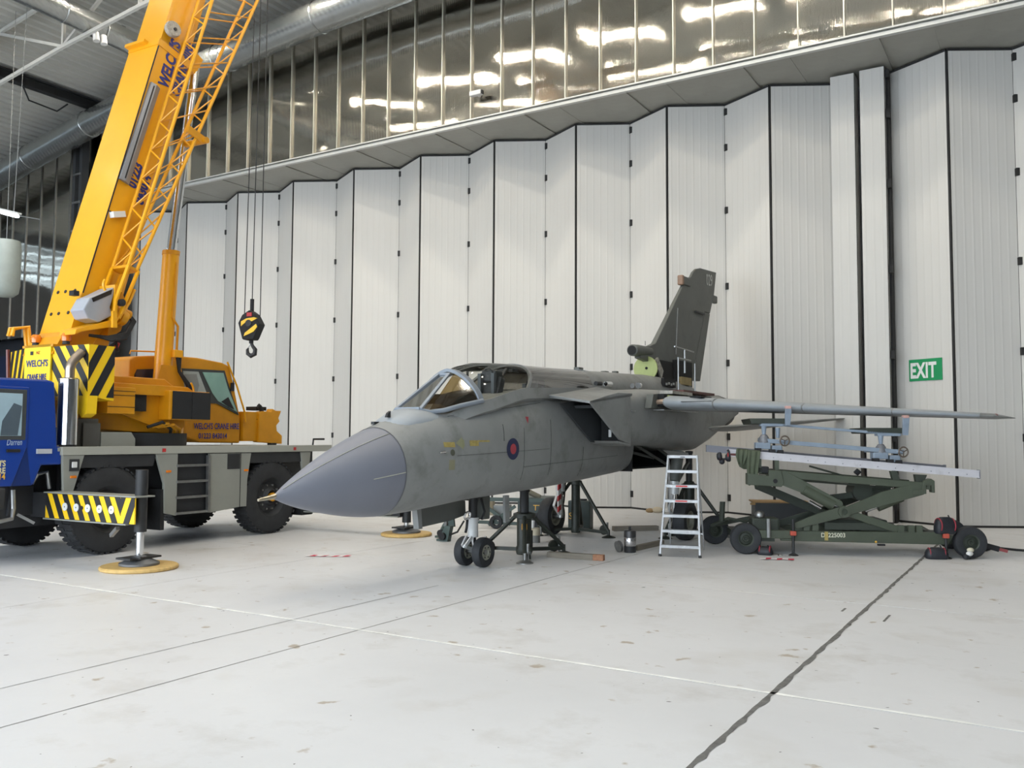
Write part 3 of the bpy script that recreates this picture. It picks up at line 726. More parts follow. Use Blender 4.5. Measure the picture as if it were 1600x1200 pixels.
ck = MB().loft([[(x, -w, zz), (x, w, zz), (x, w * .9, 1.9), (x, -w * .9, 1.9)] for x, w, zz in ((-1.3, .4, 2.42), (-.5, .52, 2.5), (3.0, .5, 2.75))]).build('cockpit_tub', PIT, jet)
MB().prism([(-1.15, 2.42), (-.45, 2.42), (-.4, 2.60), (-.65, 2.66), (-.95, 2.58)], 'y', -.38, .38).build('instrument_coaming', mat('coaming', '3a3228', .8, var=.2), ck)
SEATM = mat('seat_black', '35373a', .6, var=.25, scale=10)
for x0, dz in ((.25, 0.03), (1.6, -.06)):
    st = MB().prism([(x0, 2.45), (x0 + .16, 2.45), (x0 + .34, 2.93 + dz), (x0 + .2, 2.95 + dz)], 'y', -.20, .20).build('ejection_seat', SEATM, ck, bevel=.02)
    MB().box(x0 + .12, x0 + .34, -.14, .14, 2.86 + dz, 3.06 + dz).build('headrest', SEATM, st, bevel=.03)
    for s_ in (-1, 1): MB().box(x0 + .05, x0 + .12, s_ * .13 - .03, s_ * .13 + .03, 2.6, 3.0 + dz).build('harness_strap', mat('strap', '555a5f', .8), st)
    MB().torus((x0 + .12, 0, 3.0 + dz), (1, 0, .2), .08, .015, 14, 6, 0, PI).build('face_handle', SEATM, st)
MB().cyl((.55, -.1, 2.95), (.75, -.1, 3.12), .03, n=8).build('canopy_jettison_arm', SEATM, ck)
MB().box(.78, .95, -.2, .1, 3.08, 3.13).build('mirror_frame', SEATM, ck)
MB().box(1.05, 1.15, -.42, .42, 2.5, 2.74).build('rear_instrument_panel', SEATM, ck)

# markings that follow the skin
def patch(x, z, pts, name, m, parent=fwd, off=.004):
    vs = [skin(x + u, z + v, off) for u, v in pts]
    return MB().add(vs, [tuple(range(len(vs)))]).build(name, m, parent)
def disc(r, r0=0.0, n=24): return [(r * math.cos(2 * PI * k / n), r * math.sin(2 * PI * k / n)) for k in range(n)]
patch(-.02, 1.83, disc(.165), 'roundel', NAVYM, off=.004); patch(-.02, 1.83, disc(.08), 'roundel_centre', REDM, off=.007)
R4 = lambda w, h: [(-w, -h), (w, -h), (w, h), (-w, h)]
patch(-1.50, 1.90, R4(.11, .035), 'stencil_block', YEL); patch(-.98, 1.92, R4(.10, .04), 'stencil_block', YEL)
patch(-1.24, 1.92, [(-.13, 0), (.02, .09), (.02, .05), (.05, .05), (.05, -.05), (.02, -.05), (.02, -.09)], 'arrow_stencil', mat('arrow_faint', '858669', .6, var=.1), off=.003)
patch(-.75, 1.95, R4(.13, .012), 'stencil_line', YEL, off=.003)
patch(-1.46, 1.62, R4(.06, .07), 'stencil_block', mat('arrow_faint2', '84826a', .6), off=.003)
patch(-1.45, 1.79, disc(.045), 'vent_disc', mat('vent_olive', '4f5145', .7)); patch(.42, 2.28, [(-.045, .05), (.045, .05), (0, -.06)], 'warning_triangle', REDM)
MB().cyl(skin(-1.62, 1.80, .0), skin(-1.62, 1.80, .03), .02, n=8).build('probe_base', STEEL, fwd)
MB().cyl(V(*skin(-1.62, 1.80, .03)), V(*skin(-1.76, 1.79, .05)), .012, n=8).build('air_data_probe', CHROME, fwd)
def pline(pts, r=.0035): MB().tube([skin(x, z, .001) for x, z in pts], r, 4).build('panel_line', LINE, fwd)
pline([(-1.35 + .3 * k, 1.745 + .01 * k) for k in range(9)]); pline([(-.25, 1.95 + .05 * k) for k in range(6)], .005); pline([(.30, 1.35 + .1 * k) for k in range(9)])
pline([(1.1, 1.4 + .1 * k) for k in range(10)]); pline([(-1.3 + .25 * k, 2.30 + .03 * k) for k in range(10)], .004); pline([(.3 + .3 * k, 1.55 + .012 * k) for k in range(12)]); pline([(2.2, 1.35 + .1 * k) for k in range(6)])
def sideline(pts, r=.004): MB().tube([(x, -1.300 if x < 3 else -1.338, z) for x, z in pts], r, 4).build('panel_line', LINE, body)
MB().box(2.95, 3.12, -1.315, -1.30, 2.47, 2.5).build('vent_scoop', STEEL, body)

# nose gear
ng = empty('nose_gear', parent=jet)
tyre = mat('tyre_rubber', '26282b', .7, var=.2, scale=12, bump=.15)
def tyre_prof(R, w, rim):
    return [(rim, -w * .42), (rim + (R - rim) * .35, -w * .5), (R * .93, -w * .46), (R * .985, -w * .33), (R, -w * .15), (R, w * .15), (R * .985, w * .33), (R * .93, w * .46), (rim + (R - rim) * .35, w * .5), (rim, w * .42)]
NW = mat('wheel_hub_grey', '8b8b7e', .5, .2, var=.15, scale=15)
for y0 in (-.17, .17):
    wh = MB().lathe(tyre_prof(.23, .15, .12), (0.02, y0, .23), (0, 1, 0), 36).build('wheel', tyre, ng, smooth=50)
    MB().lathe([(.02, -.03), (.06, -.035), (.07, -.06), (.115, -.066), (.122, -.05), (.122, .05), (.115, .066), (.07, .06), (.06, .035), (.02, .03)], (.02, y0, .23), (0, 1, 0), 24, True).build('hub', NW, wh, smooth=30)
    for k in range(6):
        t = k * PI / 3; MB().cyl((.02 + .085 * math.cos(t), y0 - .072, .23 + .085 * math.sin(t)), (.02 + .085 * math.cos(t), y0 + .072, .23 + .085 * math.sin(t)), .012, n=6).build('hub_bolt', DARK, wh)
MB().cyl((.02, -.22, .23), (.02, .22, .23), .04, n=10).build('axle', STEEL, ng)
LEG = mat('gear_leg_paint', 'c6c8c8', .35, .2, var=.08)
MB().cyl((.02, 0, .23), (-.02, 0, .50), .045, n=14).build('oleo_piston', CHROME, ng, smooth=40)
MB().cyl((-.02, 0, .46), (-.03, 0, .72), .085, n=18).build('leg_cylinder', LEG, ng, smooth=40)
MB().cyl((-.03, 0, .70), (-.03, 0, .76), .10, n=18).build('leg_collar', LEG, ng, smooth=40)
MB().cyl((-.03, 0, .74), (-.02, 0, 1.12), .07, n=14).build('leg_upper', DARK, ng, smooth=40)
for p, q in (((-.12, -.05, .47), (-.26, -.03, .34)), ((-.12, .05, .47), (-.26, .03, .34)), ((-.26, 0, .34), (-.04, 0, .27))): MB().bar(p, q, .025, .05).build('torque_link', LEG, ng)
MB().torus((-.20, -.02, .80), (.2, 1, .3), .06, .018, 14, 6).build('towing_lug', CHROME, ng)
MB().tube([(-.24, -.05, .74), (-.27, -.06, .62), (-.3, -.06, .55)], .022, 6).build('hydraulic_hose', BLACK, ng)
MB().tube([(.05, -.1, 1.05), (.12, -.12, .85), (.10, -.08, .72)], .02, 6).build('hydraulic_hose', BLACK, ng)
MB().box(.10, .28, -.12, .08, .72, 1.1).build('retraction_jack', JD, ng, bevel=.02)
MB().prism([(.24, 1.1), (.36, 1.1), (.38, .70), (.26, .68)], 'y', -.42, -.38).build('gear_door', JG, ng)
MB().prism([(-1.35, 1.03), (-.95, 1.07), (-.28, 1.04), (-.12, 1.02), (-.10, .80), (-.50, .74), (-1.15, .70), (-1.30, .74)], 'y', .08, .12).build('gear_door', JD, ng)
MB().prism([(-1.36, 1.03), (-1.26, 1.03), (-1.22, .68), (-1.30, .68)], 'y', .04, .14).build('door_link', JG, ng)
# main gear
for s_, x0 in ((-1, 5.32), (1, 4.67)):
    mg = empty('main_gear', parent=jet); y0 = s_ * 1.34
    wh = MB().lathe(tyre_prof(.385, .27, .20), (x0, y0, .385), (0, 1, 0), 40).build('wheel', tyre, mg, smooth=50)
    MB().lathe([(.03, -.04), (.12, -.05), (.15, -.10), (.195, -.115), (.205, -.09), (.205, .09), (.195, .115), (.15, .10), (.12, .05), (.03, .04)], (x0, y0, .385), (0, 1, 0), 24, True).build('hub', NW, wh, smooth=30)
    yi = y0 - s_ * .22
    MB().cyl((x0, y0, .385), (x0, yi, .385), .06, n=10).build('axle', STEEL, mg)
    MB().cyl((x0, yi, .36), (x0 - .02, yi, .95), .055, n=14).build('oleo_piston', CHROME, mg, smooth=40)
    MB().cyl((x0 - .02, yi, .9), (x0 - .02, yi, 1.16), .10, n=16).build('leg_cylinder', LEG, mg, smooth=40)
    MB().cyl((x0 - .02, yi, 1.16), (x0 + .1, yi + .05 * s_, 1.75), .12, n=14).build('leg_upper', JD, mg, smooth=40)
    for p, q in (((x0 - .12, yi, .88), (x0 - .28, yi, .62)), ((x0 - .28, yi, .62), (x0 - .05, yi, .42))): MB().bar(p, q, .05, .03).build('torque_link', LEG, mg)
    MB().tube([(x0 + .12, yi, 1.4), (x0 + .2, yi, 1.1), (x0 + .14, yi, .7), (x0 + .05, yi, .5)], .018, 6).build('brake_hose', BLACK, mg)
    MB().cyl((x0 + .1, yi, 1.1), (x0 + .9, yi, 1.62), .04, n=8).build('drag_strut', JD, mg)
dm = MB().prism([(4.0, 1.35), (4.5, 1.32), (4.52, 1.12), (4.05, 1.16)], 'y', 1.30, 1.34).build('red_gear_door', mat('gear_door_red', '7c2630', .5, var=.15), jet)
STRIPE = [MB().prism([(4.40, 1.04 - .11 * k), (4.52, 1.09 - .11 * k), (4.52, .98 - .11 * k), (4.40, .93 - .11 * k)], 'y', 1.02, 1.04).build('streamer_band', RED if k % 2 == 0 else WHITE, dm) for k in range(5)]
# ================================================================= the mobile crane
CY = mat('crane_yellow', 'e6a312', 0.38, var=0.05, scale=1.5, coat=0.12)
CYD = mat('crane_yellow_worn', 'd2900f', 0.45, var=0.10, scale=3)
CB_ = mat('cab_blue', '0f3a90', 0.35, var=0.06, scale=2, coat=0.15)
CG = mat('carrier_grey', '8f9088', 0.5, var=0.06, scale=2)
CGD = mat('carrier_dark', '2b2c2e', 0.65, var=0.2, scale=3)
CHB = mat('chevron_black', '1c1c20', 0.5, var=0.1)
CHY = mat('chevron_yellow', 'f3c61a', 0.45, var=0.05)
BLUE = mat('blue_letter', '23307e', 0.5, var=0.05)
CTY = mat('crane_tyre', '2a2b2d', 0.75, var=0.18, scale=6, bump=0.2)

crane = empty('mobile_crane', loc=(-6.80, 15.1, -0.142), rz=CRANE[1]); crane.scale = (1.0709,) * 3
tag(crane, 'yellow and blue truck crane with raised telescopic boom and hook', 'crane')
def cp(name): return empty(name, parent=crane)

def clip(poly, w, h):
    def cut(P, f):
        out = []
        for i in range(len(P)):
            a_, b_ = P[i - 1], P[i]; fa, fb = f(a_), f(b_)
            if (fa >= 0) != (fb >= 0):
                t = fa / (fa - fb); out.append((a_[0] + (b_[0] - a_[0]) * t, a_[1] + (b_[1] - a_[1]) * t))
            if fb >= 0: out.append(b_)
        return out
    for f in (lambda p: p[0], lambda p: w - p[0], lambda p: p[1], lambda p: h - p[1]):
        poly = cut(poly, f)
        if len(poly) < 3: return []
    return poly
def chevrons(org, u, v, w, h, pitch, lean, parent, m, off=0.006, start=0.0, name='hazard_stripe'):
    """slanting stripes standing proud of a flat face"""
    o, u, v = Vector(org), Vector(u).normalized(), Vector(v).normalized(); n = u.cross(v)
    x = start - abs(lean) * 2 - pitch
    while x < w + abs(lean) * 2 + pitch:
        P = clip([(x, 0), (x + pitch / 2, 0), (x + pitch / 2 + lean, h), (x + lean, h)], w, h)
        if len(P) >= 3:
            k = len(P); vs = [o + u * p[0] + v * p[1] for p in P] + [o + u * p[0] + v * p[1] + n * off for p in P]
            MB().add(vs, [tuple(range(k)), tuple(range(2 * k - 1, k - 1, -1))] + [(i, i + k, (i + 1) % k + k, (i + 1) % k) for i in range(k)]).build(name, m, parent)
        x += pitch

# ---- carrier
car = cp('carrier')
MB().box(-.9, 5.25, .02, 2.48, 1.76, 1.815).build('deck_plate', CG, car)
MB().box(-.86, 5.25, -.02, .06, 1.70, 1.83).build('side_rail', mat('rail_grey', 'a3a399', .45, var=.05), car, bevel=.008)
MB().box(-2.3, 5.2, .55, 1.95, .62, 1.70).build('chassis_frame', CGD, car)
MB().box(-.6, 5.15, .42, .48, .80, 1.70).build('inner_wall', CGD, car)
def sidep(poly, name, m=CG): return MB().prism(poly, 'y', -.005, .05).build(name, m, car, bevel=.006)
sidep([(-.84, 1.70), (-.48, 1.70), (-.68, 1.05), (-.80, 1.05)], 'wing_panel')
sidep([(.84, 1.70), (1.29, 1.70), (1.29, .64), (1.04, .70), (1.02, 1.20)], 'wing_panel')
ep = sidep([(1.99, 1.69), (2.985, 1.69), (2.90, 1.2), (2.89, .70), (2.72, .70), (2.02, .64)], 'locker_panel')
MB().box(2.40, 2.70, -.012, .0, 1.40, 1.68).build('locker_recess', CGD, ep)
MB().box(2.715, 2.725, -.012, .0, .70, 1.69).build('locker_seam', CGD, ep)
sidep([(4.33, 1.69), (4.62, 1.69), (4.58, 1.30), (4.40, 1.30)], 'wing_panel')
MB().prism([(-.50, 1.69), (.86, 1.69), (.80, 1.50), (-.56, 1.50)], 'y', .02, .4).build('arch_lining', CGD, car)
MB().prism([(2.98, 1.69), (4.35, 1.69), (4.38, 1.50), (2.94, 1.50)], 'y', .02, .4).build('arch_lining', CGD, car)
MB().box(.98, 1.06, .02, .42, .42, 1.1).build('mud_flap', BLACK, car); MB().box(4.40, 4.48, .0, .42, .42, 1.1).build('mud_flap', BLACK, car)
MB().box(4.48, 4.72, -.02, .5, .42, .62).build('rear_bumper', BLACK, car, bevel=.03)
for z in (1.49, 1.215, .945, .675): MB().box(1.27, 2.0, -.03, .12, z - .02, z + .02).build('step_tread', STEEL, car, bevel=.005)
MB().bar((1.95, -.01, 1.66), (1.97, -.01, .66), .05, .06, (0, 1, 0)).build('step_rail', STEEL, car)
MB().box(1.30, 1.98, .06, .1, .66, 1.69).build('step_back', CGD, car)
for x, z in ((-.66, 1.37), (1.10, 1.40), (2.86, 1.37)): MB().box(x - .05, x + .05, -.02, .0, z - .02, z + .02).build('marker_lamp', AMBER, car, bevel=.006)
for x in (.95, 4.1): MB().box(x, x + .07, -.026, -.018, 1.73, 1.79).build('reflector', RED, car)
MB().box(-.73, -.57, -.018, .0, 1.46, 1.64).build('filler_recess', CGD, car); MB().box(-.70, -.61, -.03, -.01, 1.51, 1.60).build('filler_cap', WHITE, car, bevel=.01)
MB().box(-.38, .0, .35, .8, 1.815, 2.27).build('tool_box', mat('box_grey', '5c5b57', .5, .2), car, bevel=.01)
MB().prism([(.02, 1.815), (.66, 1.815), (.66, 1.95), (.58, 2.06), (.02, 2.06)], 'y', .3, .36).build('guard_plate', CG, car)
MB().prism([(-.3, 1.83), (.0, 1.83), (.0, 2.2), (-.3, 2.2)], 'y', .3, .34).build('box_lid', mat('box_grey', '5c5b57'), car)
MB().tube([(4.85, .15, 1.82), (4.87, .15, 1.95), (5.2, .15, 1.95)], .02, 6).build('grab_rail', BLACK, car)
MB().lathe([(.145, 0), (.145, 1.0), (.12, 1.02)], (-.70, .12, 1.86), (0, 0, 1), 24, True).build('silencer', CHROME, car, smooth=40)
MB().tube([(-.69, .12, 2.86), (-.69, .12, 3.02), (-.66, .12, 3.12), (-.58, .12, 3.22), (-.50, .12, 3.30)], .07, 14, caps=False).build('exhaust_pipe', mat('burnt_steel', 'a8998a', .3, .85, var=.1), car, smooth=50)
MB().cyl((-.515, .12, 3.285), (-.505, .12, 3.295), .062, n=12).build('exhaust_mouth', BLACK, car)
# wheels
def crane_wheel(x, y0, s_):
    w = cp('wheel')
    prof = [(r, h + .19) for r, h in ((.36, -.16), (.45, -.19), (.60, -.185), (.665, -.165), (.69, -.12), (.69, .12), (.665, .165), (.60, .185), (.45, .19), (.36, .16))]
    cx, cz = x, .835
    t = MB().lathe(prof, (cx, y0, cz), (0, 1, 0), 48)
    for k in range(40):
        a_ = 2 * PI * k / 40
        for side in (0, 1):
            b_ = a_ + side * PI / 40; M = Matrix.Translation((cx, y0 + (.01 if side == 0 else .20), cz)) @ Matrix.Rotation(b_, 4, 'Y')
            t.box(.672, .702, 0.0, .17, -.028, .028, M)
    t.build('tyre', CTY, w, smooth=35)
    yo = y0 if s_ < 0 else y0 + .38
    MB().lathe([(.02, .06), (.10, .06), (.13, .0), (.18, .07), (.30, .12), (.34, .05), (.37, .02), (.37, .14), (.02, .16)], (cx, yo, cz), (0, -s_, 0), 28, True).build('rim', CGD, w, smooth=30)
    MB().cyl((cx, yo + s_ * .02, cz), (cx, yo - s_ * .07, cz), .085, .07, 16).build('hub_cap', CYD if x > 2 else CGD, w, smooth=40)
    for k in range(10):
        a_ = 2 * PI * k / 10; MB().cyl((cx + .235 * math.cos(a_), yo - s_ * .06, cz + .235 * math.sin(a_)), (cx + .235 * math.cos(a_), yo + s_ * .01 - s_ * .12, cz + .235 * math.sin(a_)), .02, n=6).build('wheel_nut', STEEL, w)
for x in (0.0, 3.56):
    crane_wheel(x, 0.0, -1); crane_wheel(x, 2.12, 1)
    MB().cyl((x, .3, .835), (x, 2.2, .835), .12, n=10).build('axle', CGD, car); MB().sphere((x, 1.25, .835), .3, 12, 8).build('differential', CGD, car, smooth=60)
# driver's cab
cab = cp('driver_cab')
sideprof = [(-.98, 2.80), (-1.10, 2.83), (-2.9, 2.80), (-3.2, 2.2), (-3.3, 1.27), (-1.25, 1.27), (-1.14, 1.56), (-.82, 1.56), (-.82, 1.83), (-.90, 1.83)]
MB().prism(sideprof, 'y', .04, 2.40).build('cab_shell', CB_, cab, bevel=.03)
dr = MB().prism([(-1.60, 1.27), (-1.39, 1.83), (-1.39, 2.70), (-2.75, 2.70), (-2.95, 1.9), (-2.9, 1.27)], 'y', .02, .045).build('cab_door', CB_, cab, bevel=.01)
FR = mat('window_rubber', '3d4142', .6)
MB().prism([(-1.42, 1.93), (-1.42, 2.66), (-2.65, 2.66), (-2.8, 1.93)], 'y', .012, .03).build('window_frame', FR, dr, bevel=.02)
GW = mat('cab_window', '9fb8c4', .08, var=.12, scale=1.4, spec=.8)
MB().prism([(-1.49, 1.99), (-1.49, 2.60), (-2.6, 2.60), (-2.75, 1.99)], 'y', .004, .016).build('window_pane', GW, dr, bevel=.01)
MB().prism([(-1.55, 1.995), (-1.50, 2.42), (-1.62, 2.46), (-1.78, 2.2), (-1.80, 1.995)], 'y', .0, .006).build('seat_shade', mat('seat_seen', '4a5862', .6), dr)
MB().box(-1.70, -1.50, -.005, .02, 1.755, 1.80).build('door_handle', BLACK, dr, bevel=.008)
text('name_lettering', 'Darren', .125, mat('pale_blue_letter', 'a9bbd2', .5), dr, (-1.70, .015, 1.855), basis((1, 0, .02), (0, 0, 1)), ext=.001, shear=.25, sx=.62)
cream = mat('cream_letter', 'd8d0a0', .5); YL = mat('yellow_letter', 'e2b040', .5)
for s_, z, m_ in (("WELCH'S", 1.56, cream), ('CRANE HIRE', 1.46, cream), ('01223 843014', 1.375, YL)): text('door_lettering', s_, .115, m_, dr, (-1.70, .013, z), basis((1, 0, 0), (0, 0, 1)), ext=.001, bold=.003, sx=.85, align='RIGHT')
MB().box(-1.24, -1.01, .005, .035, 1.73, 1.80).build('maker_plate', mat('plate_grey', 'b3b6bb', .5), cab)
MB().prism([(-1.30, 1.27), (-1.62, 1.27), (-1.42, 1.82), (-1.38, 1.82)], 'y', .036, .04).build('shell_crease', mat('blue_dark', '0d2a66', .4), cab)
MB().bar((-1.75, .05, 1.25), (-1.75, .05, .95), .12, .1, (0, 1, 0)).build('cab_mount', CGD, cab, bevel=.02)
MB().tube([(-1.6, -.02, 1.22), (-1.6, -.05, .95), (-1.65, -.1, .82), (-1.9, -.1, .78)], .03, 8).build('step_hoop', STEEL, cab)
MB().bar((-1.45, .1, .86), (-1.25, -.0, .72), .05, .04).build('step_bracket', STEEL, cab)
MB().prism([(-1.3, 1.25), (-.95, 1.25), (-.9, .8), (-1.35, .8)], 'y', .5, .7).build('mudguard', CGD, cab, bevel=.02)
MB().tube([(-1.15, .25, 1.28), (-1.1, .2, 1.42), (-.95, .2, 1.45), (-.9, .2, 1.2)], .03, 8).build('air_hose', STEEL, cab)
def beacon(x, y, z, par, name='beacon'):
    b_ = MB().cyl((x, y, z), (x, y, z + .05), .06, .05, 12).build(name, CGD, par)
    MB().lathe([(.075, 0), (.08, .09), (.055, .13), (.01, .14)], (x, y, z + .05), (0, 0, 1), 14).build('amber_dome', AMBER, b_, smooth=40)
    return b_
beacon(-1.98, .35, 2.82, cab)

# ---- outriggers
def outrigger(x, y, zb, zt, ypad_in, lab):
    o = cp('outrigger')
    g = .1326
    MB().box(x - .13, x + .13, y - .02, 1.2, zb, zt).build('beam', CGD, o)
    MB().box(x - .16, x + .16, y - .2, .2, zt, zt + .02).build('top_flange', CG, o)
    MB().box(x - .16, x + .16, y, .2, zb - .02, zb).build('bottom_flange', CG, o)
    MB().cyl((x + .05, y - .05, zb - .12), (x + .05, y - .05, zt + .38), .085, n=18).build('jack_sleeve', DARK, o, smooth=40)
    MB().cyl((x + .05, y - .05, g + .16), (x + .05, y - .05, zb), .052, n=16).build('jack_ram', CHROME, o, smooth=40)
    fl = MB().lathe([(.02, .13), (.07, .13), (.20, .06), (.27, .03), (.27, .0), (.02, .0)], (x + .05, y - .05, g + .06), (0, 0, 1), 18, True).build('float_foot', mat('float_grey', '6c6e70', .5, .4, var=.2), o, smooth=30)
    MB().box(x - .22, x + .30, y - .2, y + .1, g + .15, g + .175).build('float_bracket', DARK, o)
    return o
oA = outrigger(-.83, -1.66, .77, 1.14, .2, '')
hz = MB().box(-.985, -.965, -1.84, .15, .775, 1.135).build('hazard_board', CHY, oA)
chevrons((-.985, .15, .775), (0, -1, 0), (0, 0, 1), 1.70, .36, .235, -.19, hz, CHB, start=.02)
chevrons((-.985, -1.55, .775), (0, -1, 0), (0, 0, 1), .29, .36, .24, .16, hz, CHB, start=.14)
for k in range(5):
    y_ = -.32 - .26 * k
    MB().cyl((-.99, y_, .955), (-1.0, y_, .955), .058, n=16).build('paper_target', WHITE, hz); MB().cyl((-1.0, y_, .955), (-1.002, y_, .955), .01, n=8).build('target_bolt', CHB, hz)
MB().cyl((-.99, -.70, .955), (-.998, -.70, .955), .03, n=12).build('pin_hole', CHB, hz)
MB().bar((-.95, -1.45, .70), (-.9, -1.25, .58), .05, .05).build('locking_handle', STEEL, oA)
MB().tube([(-.95, -1.75, .31), (-1.0, -1.85, .33), (-.95, -1.95, .30), (-.85, -1.9, .31)], .012, 6).build('wire_loop', BLACK, oA)
oB = outrigger(4.60, -2.35, .50, .72, .2, '')
MB().box(4.42, 4.46, -2.2, -.2, .52, .70).build('beam_face', mat('olive_beam', '5b5a4a', .6, var=.15), oB)

# ---- slewing superstructure
sup = cp('superstructure')
MB().cyl((1.6, 1.25, 1.81), (1.6, 1.25, 2.05), .72, n=36).build('slew_ring', CGD, sup, smooth=30)
MB().prism([(-.15, 2.35), (.3, 2.10), (1.95, 2.03), (2.08, 2.2), (2.05, 2.75), (1.6, 3.02), (-.1, 3.02)], 'y', .75, 1.8).build('slew_frame', CYD, sup, bevel=.02)
MB().prism([(.05, 2.88), (1.85, 2.88), (2.05, 2.78), (2.05, 2.70), (.05, 2.70)], 'y', .45, .75).build('side_beam', CYD, sup, bevel=.01)
pk = MB().box(.10, .62, .28, .62, 2.36, 2.80).build('valve_box', CYD, sup, bevel=.008)
for z in (2.47, 2.66, 2.73): MB().box(.095, .625, .274, .28, z, z + .008).build('box_seam', CHB, pk)
MB().box(.62, 1.02, .50, .62, 2.42, 2.74).build('engine_opening', BLACK, sup)
MB().prism([(.62, 2.36), (1.15, 2.2), (1.6, 2.12), (1.6, 2.72), (.62, 2.74)], 'y', .60, .66).build('engine_cover', CYD, sup)
rd = MB().box(1.36, 2.27, .33, .62, 2.28, 2.80).build('radiator', CYD, sup, bevel=.02)
MB().box(1.42, 2.265, .315, .33, 2.30, 2.79).build('radiator_grille', mat('grille_black', '1e2023', .6, var=.25, scale=60), rd)
MB().box(1.84, 1.85, .31, .33, 2.30, 2.79).build('grille_seam', CHB, rd)
MB().torus((1.72, .40, 2.80), (0, 1, 0), .22, .02, 16, 6, 0, PI).build('fan_hoop', CYD, rd)
for k in range(3): MB().tube([(1.05 + .1 * k, .5, 2.15), (1.3 + .12 * k, .42, 2.24 - .02 * k), (1.55 + .1 * k, .5, 2.12), (1.7 + .1 * k, .7, 2.0)], .028, 8).build('hose', CYD if k else BLACK, sup)
MB().bar((.3, .6, 2.82), (.3, .6, 3.02), .1, .16).build('valve_handle', CY, sup)
MB().bar((.2, .55, 2.80), (.42, .55, 2.80), .08, .06).build('valve_base', CY, sup)
# counterweight
cw = MB().add([(-.46, .0, z) for z in (2.62, 3.42)] + [(-.0, .0, z) for z in (2.55, 3.42)] + [(-.0, 2.45, z) for z in (2.55, 3.42)] + [(-.20, 2.45, z) for z in (2.62, 3.42)] + [(-.47, 1.6, z) for z in (2.62, 3.42)],
              [(0, 2, 4, 6, 8), (1, 9, 7, 5, 3), (0, 1, 3, 2), (2, 3, 5, 4), (4, 5, 7, 6), (6, 7, 9, 8), (8, 9, 1, 0)]).build('counterweight', CHY, sup)
chevrons((-.462, .90, 2.62), (0, -1, 0), (0, 0, 1), .895, .80, .30, -.62, cw, CHB, start=.08)
chevrons((-.46, -.001, 2.60), (1, 0, 0), (0, 0, 1), .455, .82, .30, .44, cw, CHB, start=.0)
u_ = Vector((-.27, -.85, 0)); chevrons((-.20, 2.45, 2.64), u_, (0, 0, 1), u_.length, .78, .28, .30, cw, CHB, start=.12)
MB().prism([(.44, 2.62), (-.02, 2.62), (.0, 2.34), (.12, 2.28)], 'x', -.47, -.30).build('lower_corner', CHY, cw)
sg = MB().box(-.50, -.475, .90, 1.58, 2.55, 3.46).build('sign_board', mat('sign_yellow', 'f4d21e', .4, var=.03), cw)
for s_, z, h in (("WELCH'S", 3.11, .15), ('CRANE HIRE', 2.90, .125), ('01223 843014', 2.70, .10)):
    text('sign_lettering', s_, h, BLUE, sg, (-.505, 1.24, z), basis((0, -1, 0), (0, 0, 1)), ext=.001, bold=.003, sx=.92 if h > .14 else .72, align='CENTER')
MB().box(-.508, -.50, 1.35, 1.42, 3.30, 3.36).build('badge', CHB, sg); text('sign_lettering', 'NZ', .07, RED, sg, (-.505, 1.27, 3.31), basis((0, -1, 0), (0, 0, 1)), ext=.001)
MB().box(-.50, -.05, .85, 1.65, 3.42, 3.46).build('top_plate', CYD, cw)
beacon(-.42, 1.42, 3.46, cw); beacon(-.36, .72, 3.46, cw)
MB().tube([(-.28, 2.35, 2.7), (-.30, 2.38, 3.45)], .03, 8).build('tail_lamp_post', mat('dark_red_lens', '6d3a36'), cw)
MB().box(-.60, -.48, 1.05, 1.15, 2.58, 2.72).build('latch', CYD, cw)
# operator's cab
oc = cp('operator_cab')
prof = [(1.45, 2.6), (1.45, 3.40), (1.55, 3.46), (2.3, 3.54), (3.0, 3.55), (3.65, 3.50), (3.83, 3.44), (3.95, 3.1), (4.16, 2.38), (4.16, 1.86), (3.10, 1.88), (2.72, 1.98), (2.72, 2.28), (2.2, 2.3)]
MB().prism(prof, 'y', 1.52, 2.42).build('cab_body', CYD, oc, bevel=.03)
GT = mat('green_tint_window', '8fb5aa', .08, var=.15, scale=1.2, spec=.8)
MB().prism([(2.58, 3.31), (3.68, 3.34), (3.82, 3.0), (4.09, 2.44), (3.50, 2.66), (2.62, 2.66)], 'y', 1.495, 1.525).build('window_rubber', FR, oc)
MB().prism([(3.10, 3.27), (3.64, 3.29), (3.77, 2.98), (4.04, 2.50), (3.52, 2.71), (3.37, 2.86)], 'y', 1.485, 1.50).build('side_window', GT, oc)
MB().prism([(2.63, 3.26), (3.0, 3.27), (3.30, 2.70), (2.66, 2.70)], 'y', 1.485, 1.50).build('quarter_window', mat('grey_window', 'aeb6b4', .1, var=.1, spec=.8), oc)
MB().prism([(2.66, 3.2), (2.95, 3.22), (3.02, 3.0), (2.95, 2.76), (2.66, 2.76)], 'y', 1.48, 1.486).build('seat_back_seen', mat('seat_seen2', '8a8e8c', .7), oc)
MB().prism([(3.60, 2.70), (3.78, 2.80), (3.95, 2.55), (3.80, 2.60)], 'y', 1.478, 1.485).build('joystick_console', CHB, oc)
MB().prism([(1.55, 3.12), (1.6, 3.22), (2.05, 3.26), (2.05, 3.08), (1.55, 3.06)], 'y', 1.495, 1.525).build('rear_window', mat('dark_blue_window', '26344e', .1, spec=.8), oc)
MB().tube([(3.75, 1.5, 3.52), (4.0, 1.48, 3.05), (4.22, 1.46, 2.5), (4.25, 1.46, 2.3)], .02, 8).build('grab_rail', CY, oc)
MB().box(3.84, 3.93, 1.47, 1.49, 2.93, 3.10).build('mirror', CHB, oc)
